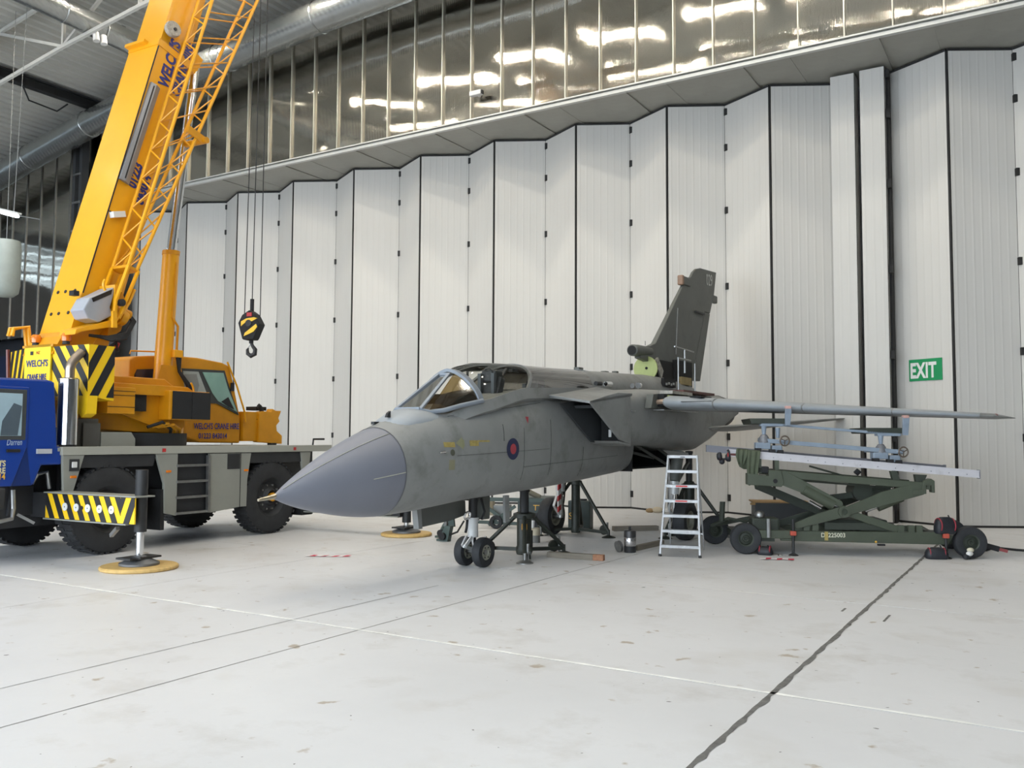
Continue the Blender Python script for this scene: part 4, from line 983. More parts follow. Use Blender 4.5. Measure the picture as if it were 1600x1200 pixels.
for x, z, l, a_ in ((1.5, 3.42, .35, 0),): MB().tube([(x, 1.6, z + .08), (x + .02, 1.6, z + .14), (x + .75, 1.6, z + .18)], .015, 6).build('roof_rail', CY, oc)
text('cab_lettering', "WELCH'S CRANE HIRE", .168, BLUE, oc, (2.93, 1.495, 2.14), basis((1, 0, .01), (0, 0, 1)), ext=.001, bold=.003, sx=.70)
text('cab_lettering', '01223 843014', .15, BLUE, oc, (3.05, 1.495, 1.955), basis((1, 0, .0), (0, 0, 1)), ext=.001, bold=.003, sx=.85)
# rear boom cradle / jib head
jh = MB().prism([(4.62, 1.88), (4.62, 2.5), (4.72, 2.54), (4.98, 2.53), (5.02, 2.60), (5.12, 2.56), (5.28, 2.56), (5.20, 2.40), (5.24, 2.33), (5.14, 2.24), (5.16, 2.12), (5.32, 2.02), (5.32, 1.84)], 'y', 1.45, 1.62).build('boom_cradle', CYD, sup, bevel=.01)
MB().box(4.22, 4.64, 1.5, 2.0, 1.9, 2.52).build('cradle_arm', CYD, jh, bevel=.01)
MB().torus((4.60, 1.55, 2.52), (.2, 1, 0), .16, .05, 16, 8, -.3, 2.6).build('black_hose', BLACK, jh)
MB().box(4.68, 4.98, 1.6, 1.9, 2.56, 2.64).build('rubber_pad', BLACK, jh)
MB().cyl((5.1, 1.53, 1.80), (5.1, 1.53, 1.86), .1, n=12).build('cradle_foot', DARK, jh)

# ---- boom: axis leaning 74 degrees back over the carrier
D_ = Vector((.272, 0, .9623)).normalized(); N_ = Vector((-.9623, 0, .272)).normalized()   # along, and out of the upper face
B0 = Vector((-.32, 0, 3.30))          # lower end of the upper edge
def bp(s_, dep, y): return B0 + D_ * s_ - N_ * dep + Vector((0, y, 0))
def bsec(s0, s1, ins, name, m, taper=0.0):
    y0, y1, d0, d1 = .85 + ins, 1.65 - ins, ins, .86 - ins
    c_ = .10
    def ring(s_, dd): return [bp(s_, d0, y0), bp(s_, d0, y1), bp(s_, dd - .22, y1), bp(s_, dd - .06, y1 - .1), bp(s_, dd, y1 - .25), bp(s_, dd, y0 + .25), bp(s_, dd - .06, y0 + .1), bp(s_, dd - .22, y0)]
    return MB().loft([ring(s0, d1 - taper), ring(s0 + .9, d1), ring(s1, d1)]).build(name, m, boom, smooth=25)
boom = cp('boom')
bsec(.15, 6.15, 0.0, 'boom_section', CY, .25); bsec(6.1, 8.6, .045, 'boom_section', CY); bsec(8.55, 10.3, .09, 'boom_section', CY); bsec(10.25, 11.9, .13, 'boom_section', CY)
cl = MB().loft([[bp(s_, -.012, .838), bp(s_, -.012, 1.662), bp(s_, .87, 1.662), bp(s_, .87, .838)] for s_ in (6.02, 6.15)]).build('boom_collar', CY, boom)
MB().bar(bp(6.12, -.05, 1.68), bp(6.12, -.05, 1.15), .06, .10, N_).build('collar_lip', CY, boom)
MB().bar(bp(1.1, .012, .845), bp(6.0, .012, .845), .014, .02, N_).build('edge_seam_shadow', CHB, boom)  # black bar draws the seam line together with the shadow along the edge
hd = MB().loft([[bp(s_, a_, .95), bp(s_, a_, 1.55), bp(s_, b_, 1.55), bp(s_, b_, .95)] for s_, a_, b_ in ((11.9, .1, .8), (12.3, .3, 1.35), (12.5, .8, 1.4))]).build('boom_head', CY, boom)
for y_ in (1.1, 1.25, 1.4): MB().cyl(bp(12.35, 1.35, y_ - .03), bp(12.35, 1.35, y_ + .03), .25, n=20).build('sheave', DARK, hd)
gr_ = mat('strip_grey', '8f9196', .35, .5, var=.12)
MB().loft([[bp(s_, a_, .85), bp(s_, a_, .80), bp(s_, a_ + .10, .78), bp(s_, a_ + .2, .81), bp(s_, a_ + .22, .85)] for s_, a_ in ((3.25, .02), (4.2, .04), (5.25, .06))]).build('hose_guide', gr_, boom, smooth=20)
MB().bar(bp(3.3, .10, .785), bp(5.2, .12, .785), .014, .02, N_).build('hose_guide_slot', CHB, boom)
dsc = MB().lathe([(.03, 0), (.14, 0), (.15, .05), (.14, .10), (.03, .10)], bp(6.45, .16, .84), (-.2, -1, .1), 22, True).build('grey_drum', mat('drum_grey', 'a39c90', .8, var=.3, scale=30, bump=.4), boom, smooth=30)
MB().cyl(bp(6.45, .16, .75), bp(6.45, .16, .72), .03, n=10).build('drum_pin', CHB, dsc)
MB().box(-.10, .14, -.06, .06, -.05, .05, Matrix.Translation(bp(2.62, .15, .80)) @ Matrix.Rotation(-.25, 4, 'Y')).build('work_lamp', WHITE, boom)
MB().bar(bp(2.62, .02, .82), bp(2.62, .15, .80), .02, .02).build('lamp_bracket', CHB, boom)
for (s_, d_) in ((.75, .0), (1.15, .0)):
    for y_ in (1.05, 1.3, 1.5): MB().cyl(bp(s_, -.001, y_), bp(s_, -.012, y_), .03, n=10).build('bolt_hole', CHB, boom)
# lettering up the near face
ex, ey = D_, -N_
for s0, dep, body_, h in ((5.35, .42, "WELCH'S", .30), (5.35, .68, 'CRANE HIRE', .26), (3.25, .38, '01223', .24), (3.05, .60, '843014', .24)):
    text('boom_lettering', body_, h, BLUE, boom, bp(s0, dep, .845 if s0 < 5.9 else .89), basis(D_, N_), ext=.003, bold=.011, sx=.80)
# winch end with grey cover
hx = [(-.27, 4.02), (-.16, 4.22), (.0, 4.30), (.27, 4.46), (.30, 4.40), (.22, 4.12), (.26, 3.98), (.02, 3.84), (-.18, 3.88)]
wc = MB().prism(hx, 'y', .45, .80).build('winch_cover', mat('cover_grey', 'a7acb5', .4, .2, var=.05), boom, bevel=.02)
MB().prism([(.27, 4.50), (.36, 4.48), (.34, 4.02), (.28, 3.80), (-.30, 3.66), (-.42, 3.60), (-.40, 3.68), (.22, 3.90), (.28, 4.1)], 'y', .42, .82).build('cover_frame', CY, wc)
MB().prism([(-.13, 4.22), (.24, 4.42), (.22, 4.33), (-.1, 4.16)], 'y', .44, .452).build('cover_slot', CHB, wc)
MB().cyl((.50, .62, 4.02), (.62, .62, 3.98), .15, .13, 16).build('winch_motor', CY, boom, smooth=40)
MB().cyl((.42, .6, 4.12), (.70, .6, 4.05), .08, n=12).build('winch_valve', CYD, boom, smooth=40)
MB().prism([(.40, 4.0), (.62, 4.45), (.75, 4.2), (.62, 3.78), (.36, 3.6)], 'y', .70, .86).build('winch_plate', CYD, boom)
for k in range(4): MB().tube([(-.1 + .05 * k, .52, 3.62), (.2, .45 - .03 * k, 3.62 - .02 * k), (.55, .48, 3.72 - .03 * k), (.72 + .02 * k, .55, 3.95), (.66, .6, 4.1)], .025, 8).build('hydraulic_hose', BLACK, boom, smooth=50)
MB().tube([(.3, .6, 3.45), (.42, .55, 3.55), (.5, .6, 3.42)], .03, 8).build('hydraulic_hose', BLACK, boom)
MB().cyl((.45, .62, 3.52), (.5, .58, 3.50), .06, n=10).build('red_cap', RED, boom)
MB().box(-.22, -.12, .78, .9, 4.28, 4.36).build('limit_switch', BLACK, boom)
for y_ in (1.75, 1.85): MB().tube([(-.62, y_, 3.62), (-.60, y_, 3.74), (-.35, y_, 3.80), (-.30, y_, 3.45)], .035, 8).build('rope_guide', CY, boom)
MB().prism([(-.5, 3.3), (.45, 3.3), (.55, 3.7), (.1, 3.9), (-.35, 3.6)], 'y', .86, 1.64).build('boom_foot', CYD, boom)
# luffing ram
lr = cp('luffing_ram')
MB().cyl((1.94, 1.25, 2.9), (2.065, 1.25, 5.45), .165, .150, 24).build('ram_barrel', CY, lr, smooth=40)
MB().cyl((2.06, 1.25, 5.40), (2.07, 1.25, 5.48), .16, n=24).build('ram_gland', CYD, lr, smooth=40)
MB().cyl((2.06, 1.25, 5.40), (2.52, 1.25, 9.3), .085, n=20).build('ram_rod', CHROME, lr, smooth=40)
MB().bar((2.5, 1.25, 9.2), bp(6.5, .8, 1.25), .3, .3).build('rod_clevis', CY, lr)
MB().tube([(2.06, 1.1, 5.25), (2.03, 1.09, 4.7), (2.0, 1.09, 4.2), (2.12, 1.07, 4.05), (2.10, 1.07, 3.4)], .022, 8).build('ram_pipe', CYD, lr)
MB().box(2.0, 2.2, 1.0, 1.12, 3.46, 3.6).build('pipe_block', CY, lr, bevel=.01)
for k in range(2): MB().tube([(2.1 + .06 * k, 1.04, 3.46), (2.12, 1.0, 3.2), (2.3 + .06 * k, .98, 2.95), (2.42 + .06 * k, 1.0, 2.6), (2.4, 1.1, 2.3)], .03, 8).build('hydraulic_hose', BLACK, lr, smooth=50)
MB().prism([(1.6, 2.7), (1.75, 3.3), (2.2, 3.3), (2.35, 2.7)], 'y', 1.05, 1.09).build('ram_bracket', CYD, lr)
# stowed lattice jib along the near side
jb = cp('lattice_jib')
def jp(s_, f, y): # s_ 0..1 from foot to head, f 0 back chord 1 front chord
    bk = Vector((.46 + (2.35 - .46) * s_, y, 4.83 + (11.0 - 4.83) * s_)); wd = .17 + (.95 - .17) * s_
    return bk - N_ * (wd * f)
for f in (0, 1):
    for y_ in (.35, .75): MB().tube([jp(0, f, y_), jp(1, f, y_)], .032, 8).build('chord', CY, jb, smooth=50)
nb = 22
for k in range(nb):
    s0, s1 = k / nb, (k + 1) / nb
    for f in (0, 1): MB().tube([jp(s0, f, .35 if k % 2 else .75), jp(s1, f, .75 if k % 2 else .35)], .015, 6).build('lacing', CY, jb)
    if k % 2 == 0: MB().tube([jp(s0, 0, .35), jp(min(1, s0 + 2 / nb), 1, .35)], .013, 6).build('side_lacing', CYD, jb); MB().tube([jp(s0, 0, .75), jp(min(1, s0 + 2 / nb), 1, .75)], .013, 6).build('side_lacing', CYD, jb)
for y_ in (.33, .74):
    for f0, f1, s1 in ((-.1, -.5, -.10), (1.1, 1.5, -.13)): MB().bar(jp(0, f0, y_), jp(s1, f1, y_), .03, .07, (0, 1, 0)).build('jib_foot', CY, jb)
    MB().bar(jp(-.10, -.5, y_), jp(-.16, .9, y_), .03, .06, (0, 1, 0)).build('jib_foot', CY, jb); MB().bar(jp(-.16, .9, y_), jp(-.13, 1.5, y_), .03, .06, (0, 1, 0)).build('jib_foot', CY, jb)
MB().bar(jp(0, .5, .33), jp(0, .5, .77), .22, .05, D_).build('foot_crossbar', CYD, jb)
MB().bar(jp(-.13, -.5, .3), jp(-.17, 1.5, .3), .05, .08).build('foot_plate', CY, jb)
MB().torus(jp(-.06, -.8, .5), (0, 1, 0), .14, .025, 14, 6, 1.0, 4.5).build('foot_loop', CY, jb)
MB().cyl(jp(-.10, .6, .28), jp(-.10, .6, .36), .06, n=12).build('foot_pin', DARK, jb)
MB().tube([jp(-.05, 1.8, .35), jp(-.09, 2.1, .35), jp(-.14, 1.9, .35)], .03, 8).build('foot_clamp', CY, jb)
MB().loft([[jp(s_, .55, .30), jp(s_, .55, .34), jp(s_, 1.25, .34), jp(s_, 1.25, .30)] for s_ in (.44, .46)]).build('stow_bracket', CYD, jb)
MB().cyl(jp(.45, 1.3, .25), jp(.45, 1.3, .8), .06, n=10).build('stow_pin', CYD, jb)

# ---- hook block (hangs from the boom, a thing of its own) and ropes
hk = empty('hook_block', loc=crane.matrix_basis @ Vector((4.15, 1.25, 0)) if False else (0, 0, 0))
hk.location = Vector((-6.80, 15.1, -0.142)) + Vector((1.0709 * (math.cos(CRANE[1]) * 4.15 - math.sin(CRANE[1]) * 1.25), 1.0709 * (math.sin(CRANE[1]) * 4.15 + math.cos(CRANE[1]) * 1.25), 0))
hk.rotation_euler = (0, 0, math.radians(-13)); hk.scale = (1.0709,) * 3
tag(hk, 'black crane hook block with yellow stripes hanging on wire ropes', 'hook')
O3 = [(0.0, 4.62), (-.16, 4.52), (-.25, 4.35), (-.15, 4.02), (-.12, 4.0), (.1, 4.0), (.13, 4.05), (.25, 4.32), (.13, 4.53)]
MB().prism(O3, 'y', -.12, .12).build('block_cheek', BLACK, hk, bevel=.02)
for P in ([(-.17, 4.28), (-.17, 4.38), (-.05, 4.44), (.12, 4.46), (.20, 4.44), (.08, 4.38), (-.07, 4.36)], [(-.10, 4.07), (-.08, 4.14), (.17, 4.32), (.20, 4.26), (.12, 4.16)]): MB().prism(P, 'y', -.135, -.12).build('yellow_stripe', CHY, hk)
MB().box(-.04, .07, -.14, -.12, 4.48, 4.56).build('red_patch', RED, hk)
MB().cyl((0, -.14, 4.34), (0, .14, 4.34), .07, n=16).build('sheave_pin', DARK, hk)
MB().cyl((-.0, 0, 4.60), (0, 0, 4.86), .04, n=10).build('rope_socket', BLACK, hk)
MB().cyl((0, 0, 3.93), (0, 0, 4.02), .045, n=10).build('swivel', BLACK, hk)
MB().tube([(0, 0, 3.95), (.03, 0, 3.88), (.095, 0, 3.80), (.085, 0, 3.71), (0, 0, 3.67), (-.075, 0, 3.72), (-.085, 0, 3.80), (-.06, 0, 3.84)], [.035, .035, .045, .05, .05, .04, .03, .012], 10).build('hook', mat('hook_grey', '3a3a3c', .5, .4), hk, smooth=50)
MB().bar((-.07, 0, 3.84), (-.0, 0, 3.93), .02, .015).build('safety_latch', STEEL, hk)
for x_ in (-.17, .0, .19): MB().cyl((x_, 0, 4.5 if x_ else 4.86), (x_ * .75 + .06, 0, 14.6), .011, n=6).build('wire_rope', DARK, hk)
# timber pads under the outriggers
WOODP = mat('timber_pad', 'c9a869', .6, var=.15, scale=7, stretch=(1, 4, 1), bump=.1)
def pad(lx, ly, r, lab):
    c_, s_ = math.cos(CRANE[1]), math.sin(CRANE[1]); p = Vector((-6.80 + 1.0709 * (c_ * lx - s_ * ly), 15.1 + 1.0709 * (s_ * lx + c_ * ly), 0))
    o = MB().lathe([(.02, 0), (r - .02, 0), (r, .015), (r, .045), (r - .02, .06), (.02, .06)], (0, 0, 0), (0, 0, 1), 40, True).build('outrigger_pad', WOODP, smooth=30)
    o.location = p; tag(o, lab, 'pad', 'outrigger pads')
    return o
pad(-.78, -1.71, .56, 'round timber pad under the near outrigger foot with striped board')
pad(4.65, -2.40, .52, 'round timber pad under the far outrigger foot behind the aircraft nose')
# ================================================================= green scissor lift trolley, rails and wing cradle
GR = mat('military_green', '444b3d', 0.55, var=0.10, scale=3, dirt=('3a3f33', 0.5, 4, 0.52))
GRD = mat('military_green_dark', '31372e', 0.6, var=0.15, scale=4)
WRAIL = mat('white_rail', 'c4c2c6', 0.45, var=0.06, scale=4, dirt=('8e8c8a', 0.5, 6, 0.55))
GRAIL = mat('rail_web_grey', '83838a', 0.5, 0.3, var=0.1)
BG = mat('blue_grey_paint', '808d9b', 0.45, var=0.10, scale=5, dirt=('5d6670', 0.5, 6, 0.55))
lift = empty('scissor_lift_trolley', LIFT)
tag(lift, 'dark green wheeled scissor lift trolley carrying the white rails', 'trolley')
CH = empty('chassis', parent=lift)
for y in (.06, 1.20):
    MB().prism([(.60, .24), (.60, .41), (3.32, .43), (3.45, .36), (3.36, .22)], 'y', y, y + .10).build('side_beam', GR, CH, bevel=.008)
for x in (.62, 1.9, 3.2): MB().box(x, x + .12, .1, 1.25, .25, .40).build('cross_beam', GRD, CH)
MB().box(.22, .78, .03, .16, .28, .42).build('axle_arm', GR, CH, bevel=.01)
for k, x in enumerate((.80, .98, 1.13, 2.55, 2.72, 2.85)): MB().box(x, x + .10, .05, .12, .42, .54).build('roller_lug', GR, CH)
MB().box(1.45, 2.45, .3, 1.1, .42, .60).build('hydraulic_tank', GRD, CH, bevel=.02)
MB().box(1.35, 2.5, .115, .125, .44, .56).build('shadow_plate', GRD, CH)
text('stencil_lettering', 'D1225003', .105, mat('stencil_white', 'c9c8b4', .6), CH, (1.27, .056, .315), basis((1, 0, .01), (0, 0, 1)), ext=.001, bold=.002, sx=.92)
MB().box(1.33, 1.39, .052, .06, .26, .41).build('stencil_patch', YEL, CH); MB().sphere((2.18, .05, .25), .02, 8, 6).build('grease_nipple', YL, CH); MB().box(2.2, 2.32, .0, .06, .19, .22).build('foot_peg', BLACK, CH)
def lift_wheel(x, y, par, rz=0.0):
    w = empty('wheel', parent=par); w.location = (x, y, .27); w.rotation_euler = (0, 0, rz)
    MB().lathe(tyre_prof(.27, .17, .13), (0, .085, 0), (0, 1, 0), 32).build('tyre', tyre, w, smooth=50)
    MB().lathe([(.02, -.02), (.035, -.05), (.05, -.05), (.06, -.01), (.10, .0), (.115, -.05), (.135, -.06), (.135, .12), (.02, .12)], (0, .06, 0), (0, 1, 0), 20, True).build('rim', GRD, w, smooth=30)
    return w
lift_wheel(0.0, 0.0, lift); lift_wheel(3.72, 0.0, lift); lift_wheel(-.35, 1.40, lift, .25); lift_wheel(3.9, 1.35, lift)
MB().box(-.15, .5, .1, 1.5, .22, .34).build('front_axle', GRD, lift); MB().box(3.3, 3.8, .18, 1.4, .22, .34).build('rear_axle', GRD, lift)
MB().box(.12, .6, .14, .55, .30, .62).build('hand_pump', GRD, lift, bevel=.04); MB().sphere((.27, .25, .66), .09, 10, 8).build('pump_cap', STEEL, lift, smooth=60)
MB().bar((-.35, 1.2, .40), (.35, .6, .62), .08, .07).build('steering_arm', GRD, lift); MB().tube([(-.5, .9, .4), (-.2, .8, .55), (.1, .7, .5), (.3, .7, .62)], .03, 6).build('tow_linkage', GRD, lift)
MB().cyl((-.32, .8, .5), (-.30, .8, .85), .05, n=10).build('king_pin', GRD, lift)
for x in (.79, 3.30):
    j = MB().cyl((x, -.02, .02), (x, -.02, .62 if x < 1 else .40), .025, n=10).build('stabiliser_leg', DARK, lift, smooth=40)
    MB().lathe([(.02, 0), (.09, 0), (.07, .02), (.03, .04)], (x, -.02, 0), (0, 0, 1), 12, True).build('foot', DARK, j)
    MB().box(x - .05, x + .05, -.06, .02, .34, .42).build('red_clamp', mat('orange_red', 'b8503e', .6, var=.2), j, bevel=.015)
MB().cyl((.38, .0, .30), (.38, .0, .62), .035, n=10).build('screw_post', STEEL, lift)
MB().bar((3.85, .5, .25), (4.30, .35, .13), .08, .09).build('tow_bar', BLACK, lift); MB().bar((4.28, .355, .135), (4.42, .31, .10), .05, .05).build('tow_bar_grip', mat('red_grip', '8c3f3f', .6), lift)
# scissor arms, near and far pair
def arm(p, q, w0, w1, y0, y1, m, belly=0.0, name='scissor_arm'):
    P, Q = Vector((p[0], p[1])), Vector((q[0], q[1])); d = (Q - P).normalized(); n = Vector((-d.y, d.x)); M = (P + Q) / 2
    poly = [P + n * w0 / 2, M + n * ((w0 + w1) / 4 + belly), Q + n * w1 / 2, Q + d * w1 / 3, Q - n * w1 / 2, M - n * ((w0 + w1) / 4), P - n * w0 / 2, P - d * w0 / 3]
    return MB().prism([(v.x, v.y) for v in poly], 'y', y0, y1).build(name, m, lift, bevel=.006)
arm((.62, 1.34), (1.62, .88), .26, .10, .05, .11, GR, .0); arm((.84, .50), (1.65, .76), .10, .19, .02, .08, GR, .02); arm((1.70, .76), (2.95, 1.17), .14, .22, .05, .11, GR, .05); arm((1.75, .73), (2.62, .44), .12, .12, .08, .14, GR)
arm((.35, 1.15), (1.9, .50), .16, .14, 1.0, 1.06, GRD); arm((1.1, .50), (2.9, 1.25), .14, .14, 1.1, 1.16, GRD); arm((.7, .42), (1.9, .80), .12, .14, 1.1, 1.16, GRD); arm((1.5, .95), (2.6, 1.1), .1, .1, .6, .66, GRD)
pv = MB().lathe([(.05, 0), (.10, 0), (.10, .16), (.05, .16), (.05, 0)], (1.65, -.03, .76), (0, 1, 0), 20).build('pivot_boss', GR, lift, smooth=30)
MB().cyl((1.65, .03, .76), (1.65, 1.2, .76), .05, n=12).build('pivot_shaft', GRD, lift)
for p, q, r in (((1.0, .12, 1.14), (1.5, .12, .87), .10), ((2.25, .2, .84), (2.66, .2, 1.02), .09)): MB().cyl(p, q, r, n=16).build('hydraulic_ram', GR, lift, smooth=40)
for p, q in (((1.5, .12, .87), (1.68, .12, .78)), ((1.1, .15, .92), (1.3, .15, .80)), ((2.05, .2, .76), (2.25, .2, .84))): MB().cyl(p, q, .03, n=10).build('ram_rod', CHROME, lift, smooth=40)
for a_, b_ in (((1.9, .1, .78), (1.72, .1, .68)), ((1.95, .1, .62), (2.1, .1, .55))): MB().cyl(a_, b_, .02, n=8).build('tie_rod', GR, lift)
MB().lathe([(.02, 0), (.17, 0), (.17, .5), (.02, .5)], (2.1, .5, 1.08), (0, 1, 0), 18, True).build('torque_drum', GRD, lift, smooth=30)
# tilted top frame
TL = -.0805
def tz(x, z): return z + TL * x
for y in (.06, 1.15): MB().prism([(.42, tz(.42, 1.375)), (.42, tz(.42, 1.50)), (3.1, tz(3.1, 1.515)), (3.1, tz(3.1, 1.40))], 'y', y, y + .09).build('top_beam', GR, lift, bevel=.008)
MB().prism([(.5, tz(.5, 1.33)), (.5, tz(.5, 1.37)), (2.5, tz(2.5, 1.38)), (2.5, tz(2.5, 1.35))], 'y', .3, .36).build('inner_beam', GRD, lift)
for x in (.5, 1.8, 2.95): MB().box(x, x + .1, .1, 1.2, tz(x, 1.40), tz(x, 1.49)).build('top_cross_beam', GRD, lift)
eb = MB().prism([(.04, 1.20), (.04, 1.40), (.40, 1.36), (.40, 1.46), (.62, 1.45), (.66, 1.24), (.62, 1.17)], 'y', .03, .30).build('end_bracket', GR, lift, bevel=.01)
MB().cyl((.51, .02, 1.27), (.51, .035, 1.27), .04, n=12).build('bracket_hole', BLACK, eb)
for x in (.22, .52): MB().box(x, x + .07, .1, .2, 1.40, tz(x, 1.67)).build('rail_post', GR, lift)
MB().box(.12, .42, .1, .3, 1.40, 1.52).build('winch_unit', BLACK, lift, bevel=.02)
MB().prism([(2.5, tz(2.5, 1.5)), (2.62, tz(2.6, 1.5)), (2.56, tz(2.5, 1.66)), (2.46, tz(2.5, 1.66))], 'y', .1, .2).build('rail_post', GRD, lift); MB().prism([(2.88, tz(2.9, 1.5)), (3.0, tz(3, 1.5)), (3.06, tz(3, 1.64)), (2.86, tz(2.9, 1.64))], 'y', .1, .2).build('rail_post', GRD, lift)
MB().prism([(2.98, 1.30), (3.10, 1.34), (3.16, 1.30), (3.16, 1.10), (3.12, 1.10), (3.10, 1.22), (3.02, 1.22), (3.02, 1.08), (2.80, 1.06), (2.80, 1.14), (2.95, 1.16)], 'y', .03, .2).build('end_hook', GR, lift, bevel=.008)
MB().bar((1.15, .3, tz(1.15, 1.62)), (1.75, .4, tz(1.75, 1.50)), .05, .03).build('brace', GRD, lift); MB().cyl((1.93, .3, 1.40), (1.99, .3, 1.46), .05, n=8).build('hose_end', BLACK, lift)

def rail(y, x0, x1, z0, lab, m1):
    r = empty('rail', LIFT); tag(r, lab, 'rail', 'white cradle rails')
    q = lambda x, dz: (x, z0 + TL * x + dz)
    MB().prism([q(x0, -.065), q(x1, -.065), q(x1, -.045), q(x0, -.045)], 'y', y - .06, y + .06).build('lower_flange', m1, r)
    MB().prism([q(x0, .045), q(x1, .045), q(x1, .065), q(x0, .065)], 'y', y - .06, y + .06).build('upper_flange', m1, r)
    MB().prism([q(x0, -.045), q(x1, -.045), q(x1, .045), q(x0, .045)], 'y', y - .045, y + .02).build('web', m1, r)
    for k in range(14):
        x = x0 + .2 + (x1 - x0 - .4) * k / 13; MB().cyl((x, y - .046, z0 + TL * x - .02), (x, y - .052, z0 + TL * x - .02), .01, n=6).build('rivet', GRAIL, r)
    MB().prism([q(x1, -.075), q(x1 + .015, -.075), q(x1 + .015, .075), q(x1, .075)], 'y', y - .06, y + .06).build('end_stop', GRAIL, r)
    return r
r1 = rail(.2, -.28, 3.93, 1.735, 'white aluminium rail nearest the camera on the green scissor lift', WRAIL)
MB().box(-.26, -.05, .145, .153, 1.70, 1.745).build('red_label', mat('maroon_label', '5d2a2a', .6), r1)
rail(1.2, -.55, 3.73, 1.775, 'grey-white rail behind on the green scissor lift', GRAIL)

# blue-grey wing cradle
cr = empty('wing_cradle', LIFT); tag(cr, 'blue-grey wing cradle with handwheels clamped under the wing', 'cradle')
def cbar(x0, x1, y, z, w, h, name): return MB().bar((x0, y, z + TL * x0), (x1, y, z + TL * x1), w, h).build(name, BG, cr, bevel=.006)
cbar(.40, 2.75, .32, 2.005, .07, .075, 'lower_bar'); cbar(.35, 2.75, .45, 2.31, .06, .045, 'upper_bar'); cbar(.40, 2.75, 1.15, 2.02, .07, .07, 'lower_bar')
for x in (.42, 2.32): MB().box(x, x + .1, .3, 1.2, 1.955 + TL * x, 2.02 + TL * x).build('cross_bar', BG, cr)
for x0 in (.38, 2.38):
    zb = 1.80 + TL * x0
    MB().box(x0 - .16, x0 + .10, .26, .46, zb + .05, zb + .17).build('slide_block', BG, cr, bevel=.015)
    MB().lathe([(.02, .16), (.05, .15), (.085, .10), (.10, .0), (.02, 0)], (x0, .36, zb + .16), (0, 0, 1), 16, True).build('gear_housing', mat('housing_grey', '73757a', .5, .3, var=.25, scale=10), cr, smooth=40)
    MB().cyl((x0, .36, zb + .28), (x0, .36, 2.26 + TL * x0), .028, .05, 12).build('jack_screw', BG, cr, smooth=40)
    MB().box(x0 - .06, x0 + .33, .33, .52, 2.255 + TL * x0, 2.30 + TL * x0).build('head_plate', BG, cr, bevel=.008)
    MB().prism([(x0 - .20, 2.30 + TL * x0), (x0 + .42, 2.30 + TL * x0), (x0 + .42, 2.42 + TL * x0 - .02), (x0 - .24, 2.40 + TL * x0)], 'y', .42, 1.5).build('support_pad', GRD, cr, bevel=.01)
    cl_ = MB().prism([(x0 + .36, 2.27 + TL * x0), (x0 + .45, 2.27 + TL * x0), (x0 + .48, 2.60 + TL * x0), (x0 + .37, 2.60 + TL * x0)], 'y', .30, .36).build('leading_edge_clamp', BG, cr, bevel=.006)
    MB().box(x0 + .37, x0 + .47, .29, .40, 2.57 + TL * x0, 2.62 + TL * x0).build('clamp_pad', mat('pink_pad', 'c39a90', .7, var=.15), cl_, bevel=.008)
    hw_ = MB().torus((x0 + .33, .20, zb + .20 - .02 * (x0 > 1)), (-.25, 1, .05), .085, .013, 24, 8).build('handwheel', mat('worn_bronze', '6e6258', .4, .5, var=.2), cr, smooth=50)
    c_ = Vector((x0 + .33, .20, zb + .20 - .02 * (x0 > 1)))
    for k in range(3):
        a_ = k * 2 * PI / 3 + .5; MB().bar(c_, c_ + Vector((math.cos(a_) * .085, 0.02 * math.cos(a_), math.sin(a_) * .085)), .016, .012).build('spoke', mat('worn_bronze', '6e6258'), hw_)
    MB().cyl(c_, c_ + Vector((-.12, .14, .0)), .022, n=10).build('handwheel_shaft', BG, hw_)
    MB().box(x0 + .12, x0 + .30, .26, .40, zb + .0, zb + .12).build('drive_bracket', BG, cr, bevel=.015)
    for dx in (-.12, .12, .26): MB().box(x0 + dx - .05, x0 + dx + .05, .2, .34, zb - .03 + TL * dx, zb + .06 + TL * dx).build('rail_shoe', BLACK, cr, bevel=.008)
MB().cyl((.62, .36, 2.02), (.62, .36, 2.20), .03, .045, 12).build('jack_screw', BG, cr, smooth=40)

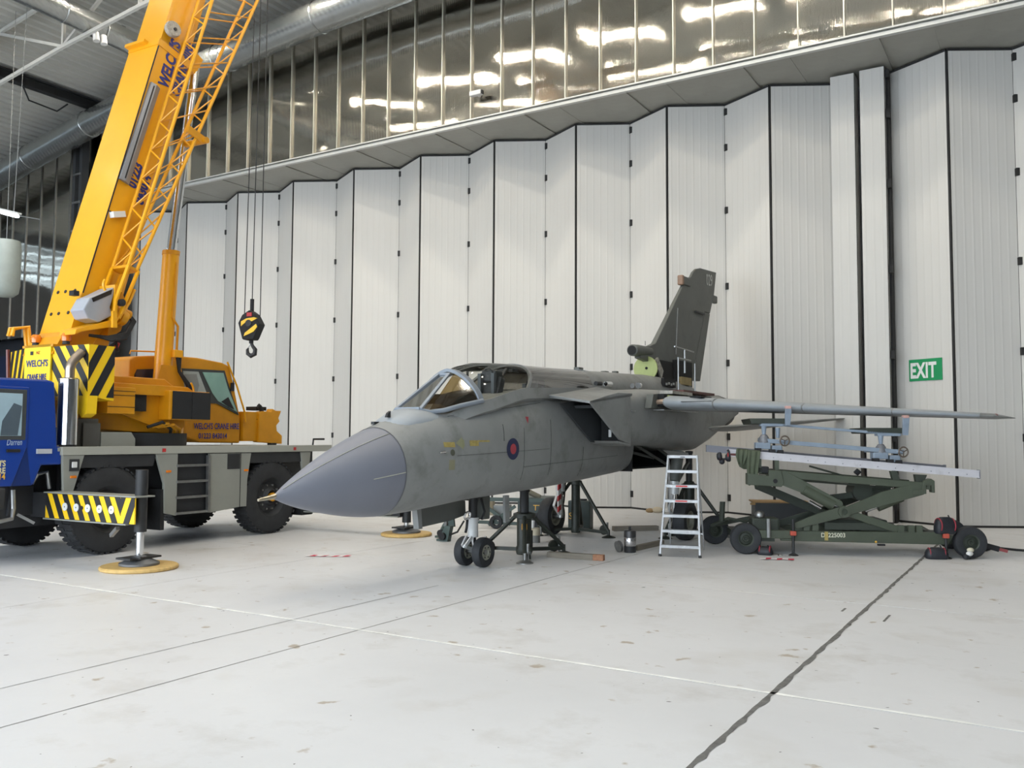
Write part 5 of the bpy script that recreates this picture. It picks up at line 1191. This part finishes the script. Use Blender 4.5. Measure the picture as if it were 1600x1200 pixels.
# ================================================================= jacks
def jack(c, r, h, rot, lab, name='aircraft_jack', body=.10, m=None, ram=None):
    m = m or mat('jack_dark_green', '2e322c', .5, .1, var=.2, scale=6, dirt=('4a4438', .4, 7, .55))
    W = inframe(JET, (c[0], c[1], 0))
    o = empty(name, loc=W, rz=JET[1] + rot); tag(o, lab, 'jack', 'aircraft jacks')
    MB().lathe([(.02, .04), (body, .04), (body * 1.1, .08), (body * 1.1, .16), (body, .18), (body, h * .62), (body * .85, h * .64), (.02, h * .64)], (0, 0, 0), (0, 0, 1), 20, True).build('jack_body', m, o, smooth=35)
    MB().cyl((0, 0, h * .6), (0, 0, h - .06), body * .62, n=16).build('ram', DARK if ram is None else ram, o, smooth=40)
    MB().lathe([(.02, 0), (body * .75, 0), (body * .75, .05), (.02, .06)], (0, 0, h - .06), (0, 0, 1), 14, True).build('ram_head', DARK, o)
    MB().lathe([(body * 1.05, 0), (body * 1.5, .01), (body * 1.5, .08), (body * 1.05, .1)], (0, 0, h * .56), (0, 0, 1), 18).build('collar', m, o, smooth=30)
    for k in range(3):
        a_ = 2 * PI * k / 3; d = Vector((math.cos(a_), math.sin(a_), 0)); e = Vector((-d.y, d.x, 0))
        MB().cyl(d * body * 1.2 + V(0, 0, h * .60), d * r + V(0, 0, .12), .036, n=10).build('leg', m, o, smooth=40)
        MB().bar(d * body + V(0, 0, .12), d * r + V(0, 0, .10), .05, .06).build('stretcher', m, o)
        ft = MB().lathe([(.02, 0), (.14, 0), (.14, .012), (.07, .04), (.03, .05), (.03, .16)], d * r, (0, 0, 1), 16, True).build('foot_pad', m if k else STEEL, o, smooth=30)
        MB().cyl(d * (r * .92) + e * .05 + V(0, 0, .02), d * (r * .92) + e * .05 + V(0, 0, .30), .022, n=8).build('levelling_screw', STEEL, o)
        MB().cyl(d * (r * .8) + e * .07 - e * .02 + V(0, 0, .14), d * (r * .8) + e * .10 + V(0, 0, .14), .10, n=14).build('transport_wheel', m, o)
    return o
jn = jack((1.43, -.03), .80, 1.15, math.radians(213), 'dark green tripod jack under the aircraft nose behind the front wheels', body=.125)
a_ = -PI / 2 - JET[1] - math.radians(213)
o = MB().box(-.045, .045, -.004, .004, .46, .56).build('yellow_label', mat('label_orange', 'd79a22', .6), jn); o.location = (.129 * math.cos(a_), .129 * math.sin(a_), 0); o.rotation_euler = (0, 0, a_ + PI / 2)
MB().cyl((-.2, .1, .05), (-.2, .1, .42), .05, n=12).build('pump_cylinder', DARK, jn, smooth=40)
jf = jack((4.95, .92), .85, 1.83, math.radians(20), 'dark tripod jack under the far side of the aircraft belly', body=.09)
MB().box(.10, .22, -.05, .05, .45, .70).build('valve_block', DARK, jf, bevel=.01)
jack((6.1, -1.12), .8, 1.75, math.radians(-75), 'dark tripod jack under the near wing root behind the ladder', body=.11)
# ================================================================= ladder, floor clutter, sign
ALU = mat('ladder_aluminium', 'a2a3a4', .42, .55, var=.15, scale=9, dirt=('e2e2e0', .6, 14, .56))
lad = empty('step_ladder', loc=(2.853, 15.11, 0), rz=math.radians(-17.5))
tag(lad, 'aluminium step ladder with red stickers standing under the wing root', 'ladder')
LT = 1.70; LY = .50
def lp(s_, side): return Vector((side * (.335 - .085 * s_), LY * s_, LT * s_))
for sd in (-1, 1):
    MB().bar(lp(0, sd), lp(1, sd), .03, .07, (0, 1, 0)).build('stile', ALU, lad); MB().bar(lp(0, sd) + V(0, 0, 0), lp(.02, sd), .045, .085, (0, 1, 0)).build('foot', BLACK, lad)
    MB().bar((sd * .25, LY + .04, LT - .08), (sd * .30, LY + .62, .0), .025, .04, (0, 1, 0)).build('rear_leg', ALU, lad)
MB().box(-.25, .25, LY - .03, LY + .12, LT - .045, LT + .01).build('top_cap', ALU, lad, bevel=.006); MB().box(-.04, .04, LY - .034, LY - .03, LT - .03, LT - .015).build('cap_print', DARK, lad)
for k in range(6):
    s_ = .115 + .148 * k; w = .335 - .085 * s_; y = LY * s_; z = LT * s_
    t_ = MB().box(-w, w, y - .045, y - .035, z - .05, z + .0).box(-w, w, y - .045, y + .07, z - .006, z + .0).build('tread', ALU, lad)
    if k in (3, 4): MB().box(-.10, .10, y - .049, y - .045, z - .040, z - .012).build('red_sticker', mat('sticker_red', 'c0403e', .5), t_)
MB().bar((-.29, LY + .5, .3), (.29, LY + .5, .3), .03, .03).build('rear_brace', ALU, lad)

def at(o, x, y, z=0.0, rz=0.0): o.location = (x, y, z); o.rotation_euler = (0, 0, rz); return o
# canister
ca = empty('steel_canister', loc=(2.09, 15.72, 0)); tag(ca, 'upright steel canister with dark top and pale band beside the ladder', 'canister')
MB().lathe([(.02, .0), (.10, .0), (.105, .01), (.105, .11), (.02, .11)], (0, 0, 0), (0, 0, 1), 24, True).build('base_band', DARK, ca, smooth=30)
MB().lathe([(.10, .11), (.107, .12), (.107, .255), (.10, .265)], (0, 0, 0), (0, 0, 1), 24).build('barrel', mat('satin_steel', 'c3c1c0', .25, .9), ca, smooth=40)
MB().lathe([(.107, .265), (.107, .375), (.09, .39), (.02, .39)], (0, 0, 0), (0, 0, 1), 24, True).build('lid', mat('dark_lid', '4f4f50', .35, .7), ca, smooth=30)
MB().cyl((0, 0, .39), (0, 0, .45), .022, n=10).build('spout', DARK, ca)
pl_ = MB().lathe([(.02, -.03), (.10, -.03), (.10, -.02), (.07, -.01), (.07, .01), (.10, .02), (.10, .03), (.02, .03)], (0, 0, .10), (1, .5, .25), 20, True).build('pulley_wheel', STEEL, smooth=30); at(pl_, 1.90, 15.74); tag(pl_, 'small steel pulley wheel leaning beside the steel canister', 'pulley')
WOODG = mat('grey_timber', '7b7468', .75, var=.2, scale=6, stretch=(.4, 5, 5), bump=.2)
WOODE = mat('timber_end', '9c7156', .8, var=.2, scale=20)
def baulk(p, q, w, h, lab, z=0.0, endred=False):
    P, Q = Vector((*p, 0)), Vector((*q, 0)); L = (Q - P).length; a_ = math.atan2(Q.y - P.y, Q.x - P.x)
    o = MB().box(0, L - (.18 if endred else 0), -w / 2, w / 2, 0, h).build('timber_baulk', WOODG, bevel=.006); at(o, P.x, P.y, z, a_); tag(o, lab, 'timber')
    if endred: MB().box(L - .18, L, -w / 2, w / 2, 0, h).build('painted_end', WOODE, o, bevel=.006)
    return o
baulk((.62, 15.02), (1.52, 14.62), .10, .095, 'timber baulk with reddish end lying behind the nose jack', endred=True)
baulk((2.22, 15.95), (2.85, 16.85), .09, .09, 'short grey timber running from the canister behind the ladder')
baulk((2.2, 19.3), (3.2, 19.5), .16, .10, 'dark flat timber on the floor behind the canister')
# green steadying stand near the nose gear
st = empty('steadying_stand', loc=(-1.28, 17.25, 0), rz=math.radians(-30)); tag(st, 'dark green wheeled stand with wedge feet behind the nose gear', 'stand')
GS = mat('stand_green', '3f4f4b', .5, var=.12)
for dx, dy in ((0, 0), (-.35, .45)):
    MB().prism([(-.16, .0), (.10, .0), (.10, .03), (.16, .30), (.04, .30), (-.10, .05), (-.16, .04)], 'y', dy - .06, dy + .06).build('wedge_foot', GS, st).location = (dx, 0, 0)
    MB().cyl((dx - .0, dy - .12, .10), (dx, dy - .06, .10), .07, n=16).build('castor', BLACK, st)
MB().bar((-.35, .45, .2), (.12, .0, .22), .06, .06).build('cross_tube', GS, st)
MB().bar((.02, .0, .28), (.0, .05, .78), .06, .06, (0, 1, 0)).build('post', mat('post_grey', '6e6f6d', .5, .3), st); MB().tube([(.1, 0, .12), (.32, -.05, .2), (.5, -.1, .42)], .018, 6).build('tow_handle', BLACK, st)
MB().prism([(-.30, .24), (-.05, .24), (-.1, .62), (-.18, .62)], 'y', .40, .44).build('gusset', GS, st)
# ground trailer behind the nose jack
tr = empty('ground_trailer', loc=(.40, 19.6, 0), rz=math.radians(-12)); tag(tr, 'dark green ground equipment trailer behind the nose jack', 'trailer')
MB().box(-.25, .62, -.1, .9, .18, .68).build('trailer_body', mat('trailer_teal', '35413f', .5, var=.12), tr, bevel=.02); MB().box(-1.2, .62, -.12, -.04, .60, .68).build('top_rail', GS, tr)
for p, q in (((-1.2, -.1, .64), (-.4, -.1, .10)), ((-.9, -.1, .08), (-.3, -.1, .5)), ((-1.15, -.1, .64), (-1.15, -.1, .16)), ((-1.2, -.1, .14), (-.2, -.1, .12))): MB().bar(p, q, .07, .07, (0, 1, 0)).build('frame_tube', GS, tr)
MB().box(-.85, -.5, .1, .5, .2, .5).build('tank', mat('tank_grey', '8c9090', .5), tr, bevel=.03); MB().box(-1.3, -.9, .3, .5, .25, .62).build('crate', mat('crate_tan', 'a69d88', .7), tr)
MB().lathe(tyre_prof(.15, .1, .07), (-.72, -.14, .15), (0, 1, 0), 20).build('wheel', tyre, tr, smooth=50); MB().lathe(tyre_prof(.2, .14, .1), (.3, -.2, .2), (0, 1, 0), 24).build('wheel', tyre, tr, smooth=50)
text('trailer_lettering', 'TT', .17, YL, tr, (.10, -.11, .42), basis((1, 0, 0), (0, 0, 1)), ext=.002); MB().cyl((.2, .2, .68), (-.1, .2, .82), .06, n=10).build('folded_cover', mat('canvas', '6d6a5c', .8), tr)
y2 = MB().box(.0, .5, .0, .3, .0, .62).build('green_tool_case', mat('trailer_teal', '35413f'), bevel=.02); at(y2, 1.25, 19.7, 0, math.radians(-20)); tag(y2, 'dark green tool case with yellow letter behind the far jack', 'case')
text('case_lettering', 'S', .20, YL, y2, (.02, -.005, .22), basis((1, 0, 0), (0, 0, 1)), ext=.002)
MB().box(.1, .4, .1, .14, .62, .66).build('case_handle', BLACK, y2)
dr_ = MB().lathe([(.02, 0), (.085, 0), (.085, .14), (.02, .14)], (0, 0, 0), (0, 0, 1), 18, True).build('paint_tin', mat('tin_grey', '6f6f6c', .5), smooth=30); at(dr_, .47, 17.1); tag(dr_, 'grey and cream tin on the floor behind the nose jack', 'tin')
MB().lathe([(.086, .14), (.086, .27), (.06, .28), (.02, .28)], (0, 0, 0), (0, 0, 1), 18, True).build('cream_band', mat('tin_cream', 'b8ae96', .5), dr_, smooth=30); MB().cyl((-.06, -.04, .28), (-.05, -.02, .42), .03, n=8).build('brush', WHITE, dr_)
# crate behind the lift
ct = MB().box(0, 1.05, 0, .6, 0, .70).build('equipment_crate', mat('crate_dark', '3b3d3e', .6, var=.12)); at(ct, 4.98, 18.2, 0, math.radians(-8)); tag(ct, 'dark crate with plywood lid behind the scissor lift', 'crate')
MB().box(-.05, 1.1, -.04, .64, .70, .725).build('plywood_lid', mat('plywood', '97794f', .7, var=.15, scale=8), ct); MB().box(-.1, .0, -.06, .0, .66, .70).build('lid_edge', mat('plywood', '97794f'), ct)

# tape scraps: red and white bands, one crumpled strip each
def tape(x, y, rz, n, lab):
    t = empty('barrier_tape', loc=(x, y, 0), rz=rz); tag(t, lab, 'tape', 'scraps of barrier tape'); rnd = random.Random(int(x * 50))
    px, py = 0.0, 0.0
    for k in range(n):
        nx, ny = px + .09, py + rnd.uniform(-.05, .05); z0, z1 = .004 + .012 * rnd.random(), .004 + .012 * rnd.random()
        MB().add([(px, py - .06, z0), (nx, ny - .05, z1), (nx + .03, ny + .06, z1 + .006), (px + .03, py + .07, z0 + .006)], [(0, 1, 2, 3)]).build('tape_band', mat('tape_red', 'c8344e', .5) if k % 2 else mat('tape_white', 'e6e0e2', .5), t)
        px, py = nx, ny
    return t
tape(-3.44, 15.0, -.2, 8, 'red and white barrier tape scrap on the floor near the crane'); tape(4.14, 14.93, -.1, 6, 'faded barrier tape scrap on the floor before the scissor lift')
for k, (x, y) in enumerate(((-1.09, 13.62), (1.39, 11.78), (1.78, 12.04))):
    o = MB().add([(-.03, -.02, .004), (.03, -.025, .012), (.035, .02, .006), (-.02, .025, .014)], [(0, 1, 2, 3)]).build('paper_scrap', WHITE); at(o, x, y, 0, k * 1.3)
    tag(o, ('white paper scrap on the floor in front of the nose wheels', 'left of two white paper scraps on the open floor', 'right of two white paper scraps on the open floor')[k], 'scrap', 'paper scraps')

# draped jacket, cap, bags
JK = mat('olive_cloth', '4d5544', .9, var=.12, scale=8, bump=.2)
jk = empty('olive_jacket', LIFT); tag(jk, 'olive green jacket draped over the end of the near white rail', 'jacket')
def drape(x0, x1, prof_, name, m, ph):
    n = 18; rings = []
    for s_, (y, z, spread) in enumerate(prof_):
        row = []
        for k in range(n + 1):
            t = k / n; f = math.sin(t * 15 + ph + s_ * .35) * .018 * min(1, s_ / 2.5)
            xc = (x0 + x1) / 2; row.append((xc + (x0 + (x1 - x0) * t - xc) * spread + .02 * math.sin(s_ * .9 + ph), y + f, z + TL * (x0 + t * (x1 - x0)) - (.05 * abs(math.sin(t * 4 + ph)) if s_ == len(prof_) - 1 else 0)))
        rings.append(row)
    o = MB().loft(rings, closed=False).build(name, m, jk, smooth=60); md = o.modifiers.new('thickness', 'SOLIDIFY'); md.thickness = .008
    return o
drape(-.12, .27, [(.34, 1.60, .8), (.31, 1.76, .9), (.25, 1.818, 1), (.15, 1.815, 1), (.115, 1.74, 1.0), (.10, 1.62, .95), (.09, 1.52, .8)], 'jacket_body', JK, 0.3)
drape(.03, .26, [(.16, 1.822, .9), (.10, 1.80, 1), (.075, 1.66, .95), (.06, 1.5, .85), (.055, 1.38, .8), (.05, 1.24, .7)], 'jacket_sleeve', JK, 1.4)
drape(-.14, .06, [(.15, 1.825, 1), (.10, 1.80, 1), (.085, 1.70, 1.0), (.08, 1.58, .5)], 'jacket_collar', JK, 2.2)
CAPM = mat('cap_black', '1f2127', .6, var=.2)
cpn = empty('ear_defenders', LIFT); tag(cpn, 'black ear defenders with red trim hung on the near rail end', 'ear defenders')
MB().torus((-.36, .12, 1.74), (.3, 1, 0), .10, .02, 20, 8, 0, PI).build('headband', CAPM, cpn, smooth=50)
for dx in (-.09, .06):
    e_ = MB().lathe([(.02, -.05), (.05, -.045), (.07, -.02), (.075, .02), (.06, .04), (.02, .045)], (-.34 + dx, .10, 1.69 - .02 * (dx > 0)), (1, -.2, .1), 16, True).build('ear_cup', CAPM, cpn, smooth=50)
    MB().torus((-.335 + dx, .10, 1.69), (1, -.2, .1), .066, .008, 16, 6).build('red_trim', RED, e_)
MB().sphere((-.39, .09, 1.60), .05, 10, 8).build('cable_coil', CAPM, cpn, smooth=60); MB().cyl((-.30, .14, 1.72), (-.27, .16, 1.76), .012, n=6).build('hook', DARK, cpn)
def bag(lx, ly, z, w, d, h, rz, lab):
    o = empty('tool_bag', loc=inframe(LIFT, (lx, ly, z)), rz=LIFT[1] + rz); tag(o, lab, 'bag', 'black tool bags')
    rg = []
    for t, sc in ((0, .9), (.15, 1.02), (.5, 1.0), (.8, .85), (1, .45)): rg.append([(w / 2 * sc * sgp(math.cos(2 * PI * k / 20), .55), d / 2 * sc * sgp(math.sin(2 * PI * k / 20), .55), h * t) for k in range(20)])
    MB().loft(rg).build('bag_body', mat('bag_black', '1f2228', .55, var=.25, scale=12, bump=.2), o, smooth=50)
    for sx in (-1, 1): MB().torus((sx * w * .33, 0, h * .5), (1, 0, 0), max(d, h) * .42, .012, 18, 6).build('red_strap', mat('strap_red', '8e2f3a', .7), o)
    MB().torus((0, 0, h * .9), (0, 1, 0), w * .22, .012, 14, 6, 0, PI).build('bag_handle', BLACK, o)
    return o
bag(3.32, .06, .41, .36, .2, .28, .2, 'black tool bag with red straps sitting on the right end of the scissor lift')
bag(3.12, -.08, .0, .36, .2, .19, .0, 'black and red tool bag on the floor beside the right stabiliser foot')
bag(.32, .02, .0, .26, .2, .14, -.3, 'small black bag on the floor behind the left lift wheel')
gl = empty('work_gloves', loc=inframe(LIFT, (3.58, -.12, 0)), rz=.4); tag(gl, 'black and white work gloves heaped against the right lift wheel', 'gloves')
for k, (x, y, z, m_) in enumerate(((0, 0, .05, CAPM), (.10, .02, .05, CAPM), (.06, -.02, .10, WHITE), (.14, .03, .15, mat('cream_cloth', 'cfc9b4', .8)))): MB().sphere((x, y, z), .055, 10, 8, (1.2, .9, .75)).build('glove', m_, gl, smooth=60)
sp_ = MB().torus((0, 0, .015), (0, 0, 1), .035, .014, 14, 6, .6, 5.7).bar((.035, 0, .012), (.17, -.05, .012), .022, .014).build('spanner', CHROME); sp_.location = inframe(LIFT, (.55, -.16, 0)); sp_.rotation_euler = (0, 0, -.5); tag(sp_, 'bright steel spanner on the floor by the left lift wheel', 'spanner')
hs = MB().tube([(8.55, 16.1, .02), (8.8, 16.25, .05), (9.1, 16.1, .03), (9.5, 15.9, .02)], .022, 8).build('air_hose', BLACK, smooth=50); tag(hs, 'black hose lying on the floor at the right edge', 'hose')
rg_ = empty('rag_heap', loc=(3.95, 24.1, 0)); tag(rg_, 'heap of pale and red rags on the floor by the folding doors', 'rags')
for k, (x, y, r, m_) in enumerate(((0, 0, .12, mat('rag_cream', 'c9bda6', .9)), (.25, -.05, .10, WHITE), (.42, .0, .10, mat('rag_red', '8f4038', .9)), (-.2, .02, .09, mat('rag_tan', 'a38a66', .9)), (.62, -.03, .08, CAPM))): MB().sphere((x, y, r * .6), r, 10, 7, (1.3, .9, .7)).build('rag', m_, rg_, smooth=60)

# exit sign on the door leaf
ex = empty('exit_sign'); L0 = Vector((7.22, -.30)); L1 = Vector((8.6021, -1.05)); an = math.atan2(L1.y - L0.y, L1.x - L0.x)
ex.location = inframe(HALL, (L0.x, L0.y, 0)); ex.rotation_euler = (0, 0, HALL[1] + an); tag(ex, 'green exit sign with white letters on the folding door', 'sign')
MB().box(.43, 1.30, -.055, -.042, 3.41, 3.93).build('sign_plate', mat('sign_green', '1f8a55', .4, var=.04), ex)
text('sign_lettering', 'EXIT', .50, WHITE, ex, (.462, -.058, 3.49), basis((1, 0, 0), (0, 0, 1)), ext=.002, bold=.018, sx=.64, spacing=1.06)
# suspended grey tank at the left edge
tk = MB().lathe([(.02, 0), (.25, .03), (.38, .14), (.42, .4), (.42, 1.6), (.38, 1.75), (.02, 1.8)], (0, 0, 0), (0, 0, 1), 28, True).build('suspended_tank', mat('tank_greygreen', '8d948d', .5), smooth=50)
tk.location = inframe(HALL, (-16.75, -9.0, 6.2)); tag(tk, 'pale grey rounded tank hanging at the left edge above the crane cab', 'tank')
MB().cyl((.0, 0, 1.75), (.0, 0, 9.0), .009, n=6).build('hanger_wire', STEEL, tk)
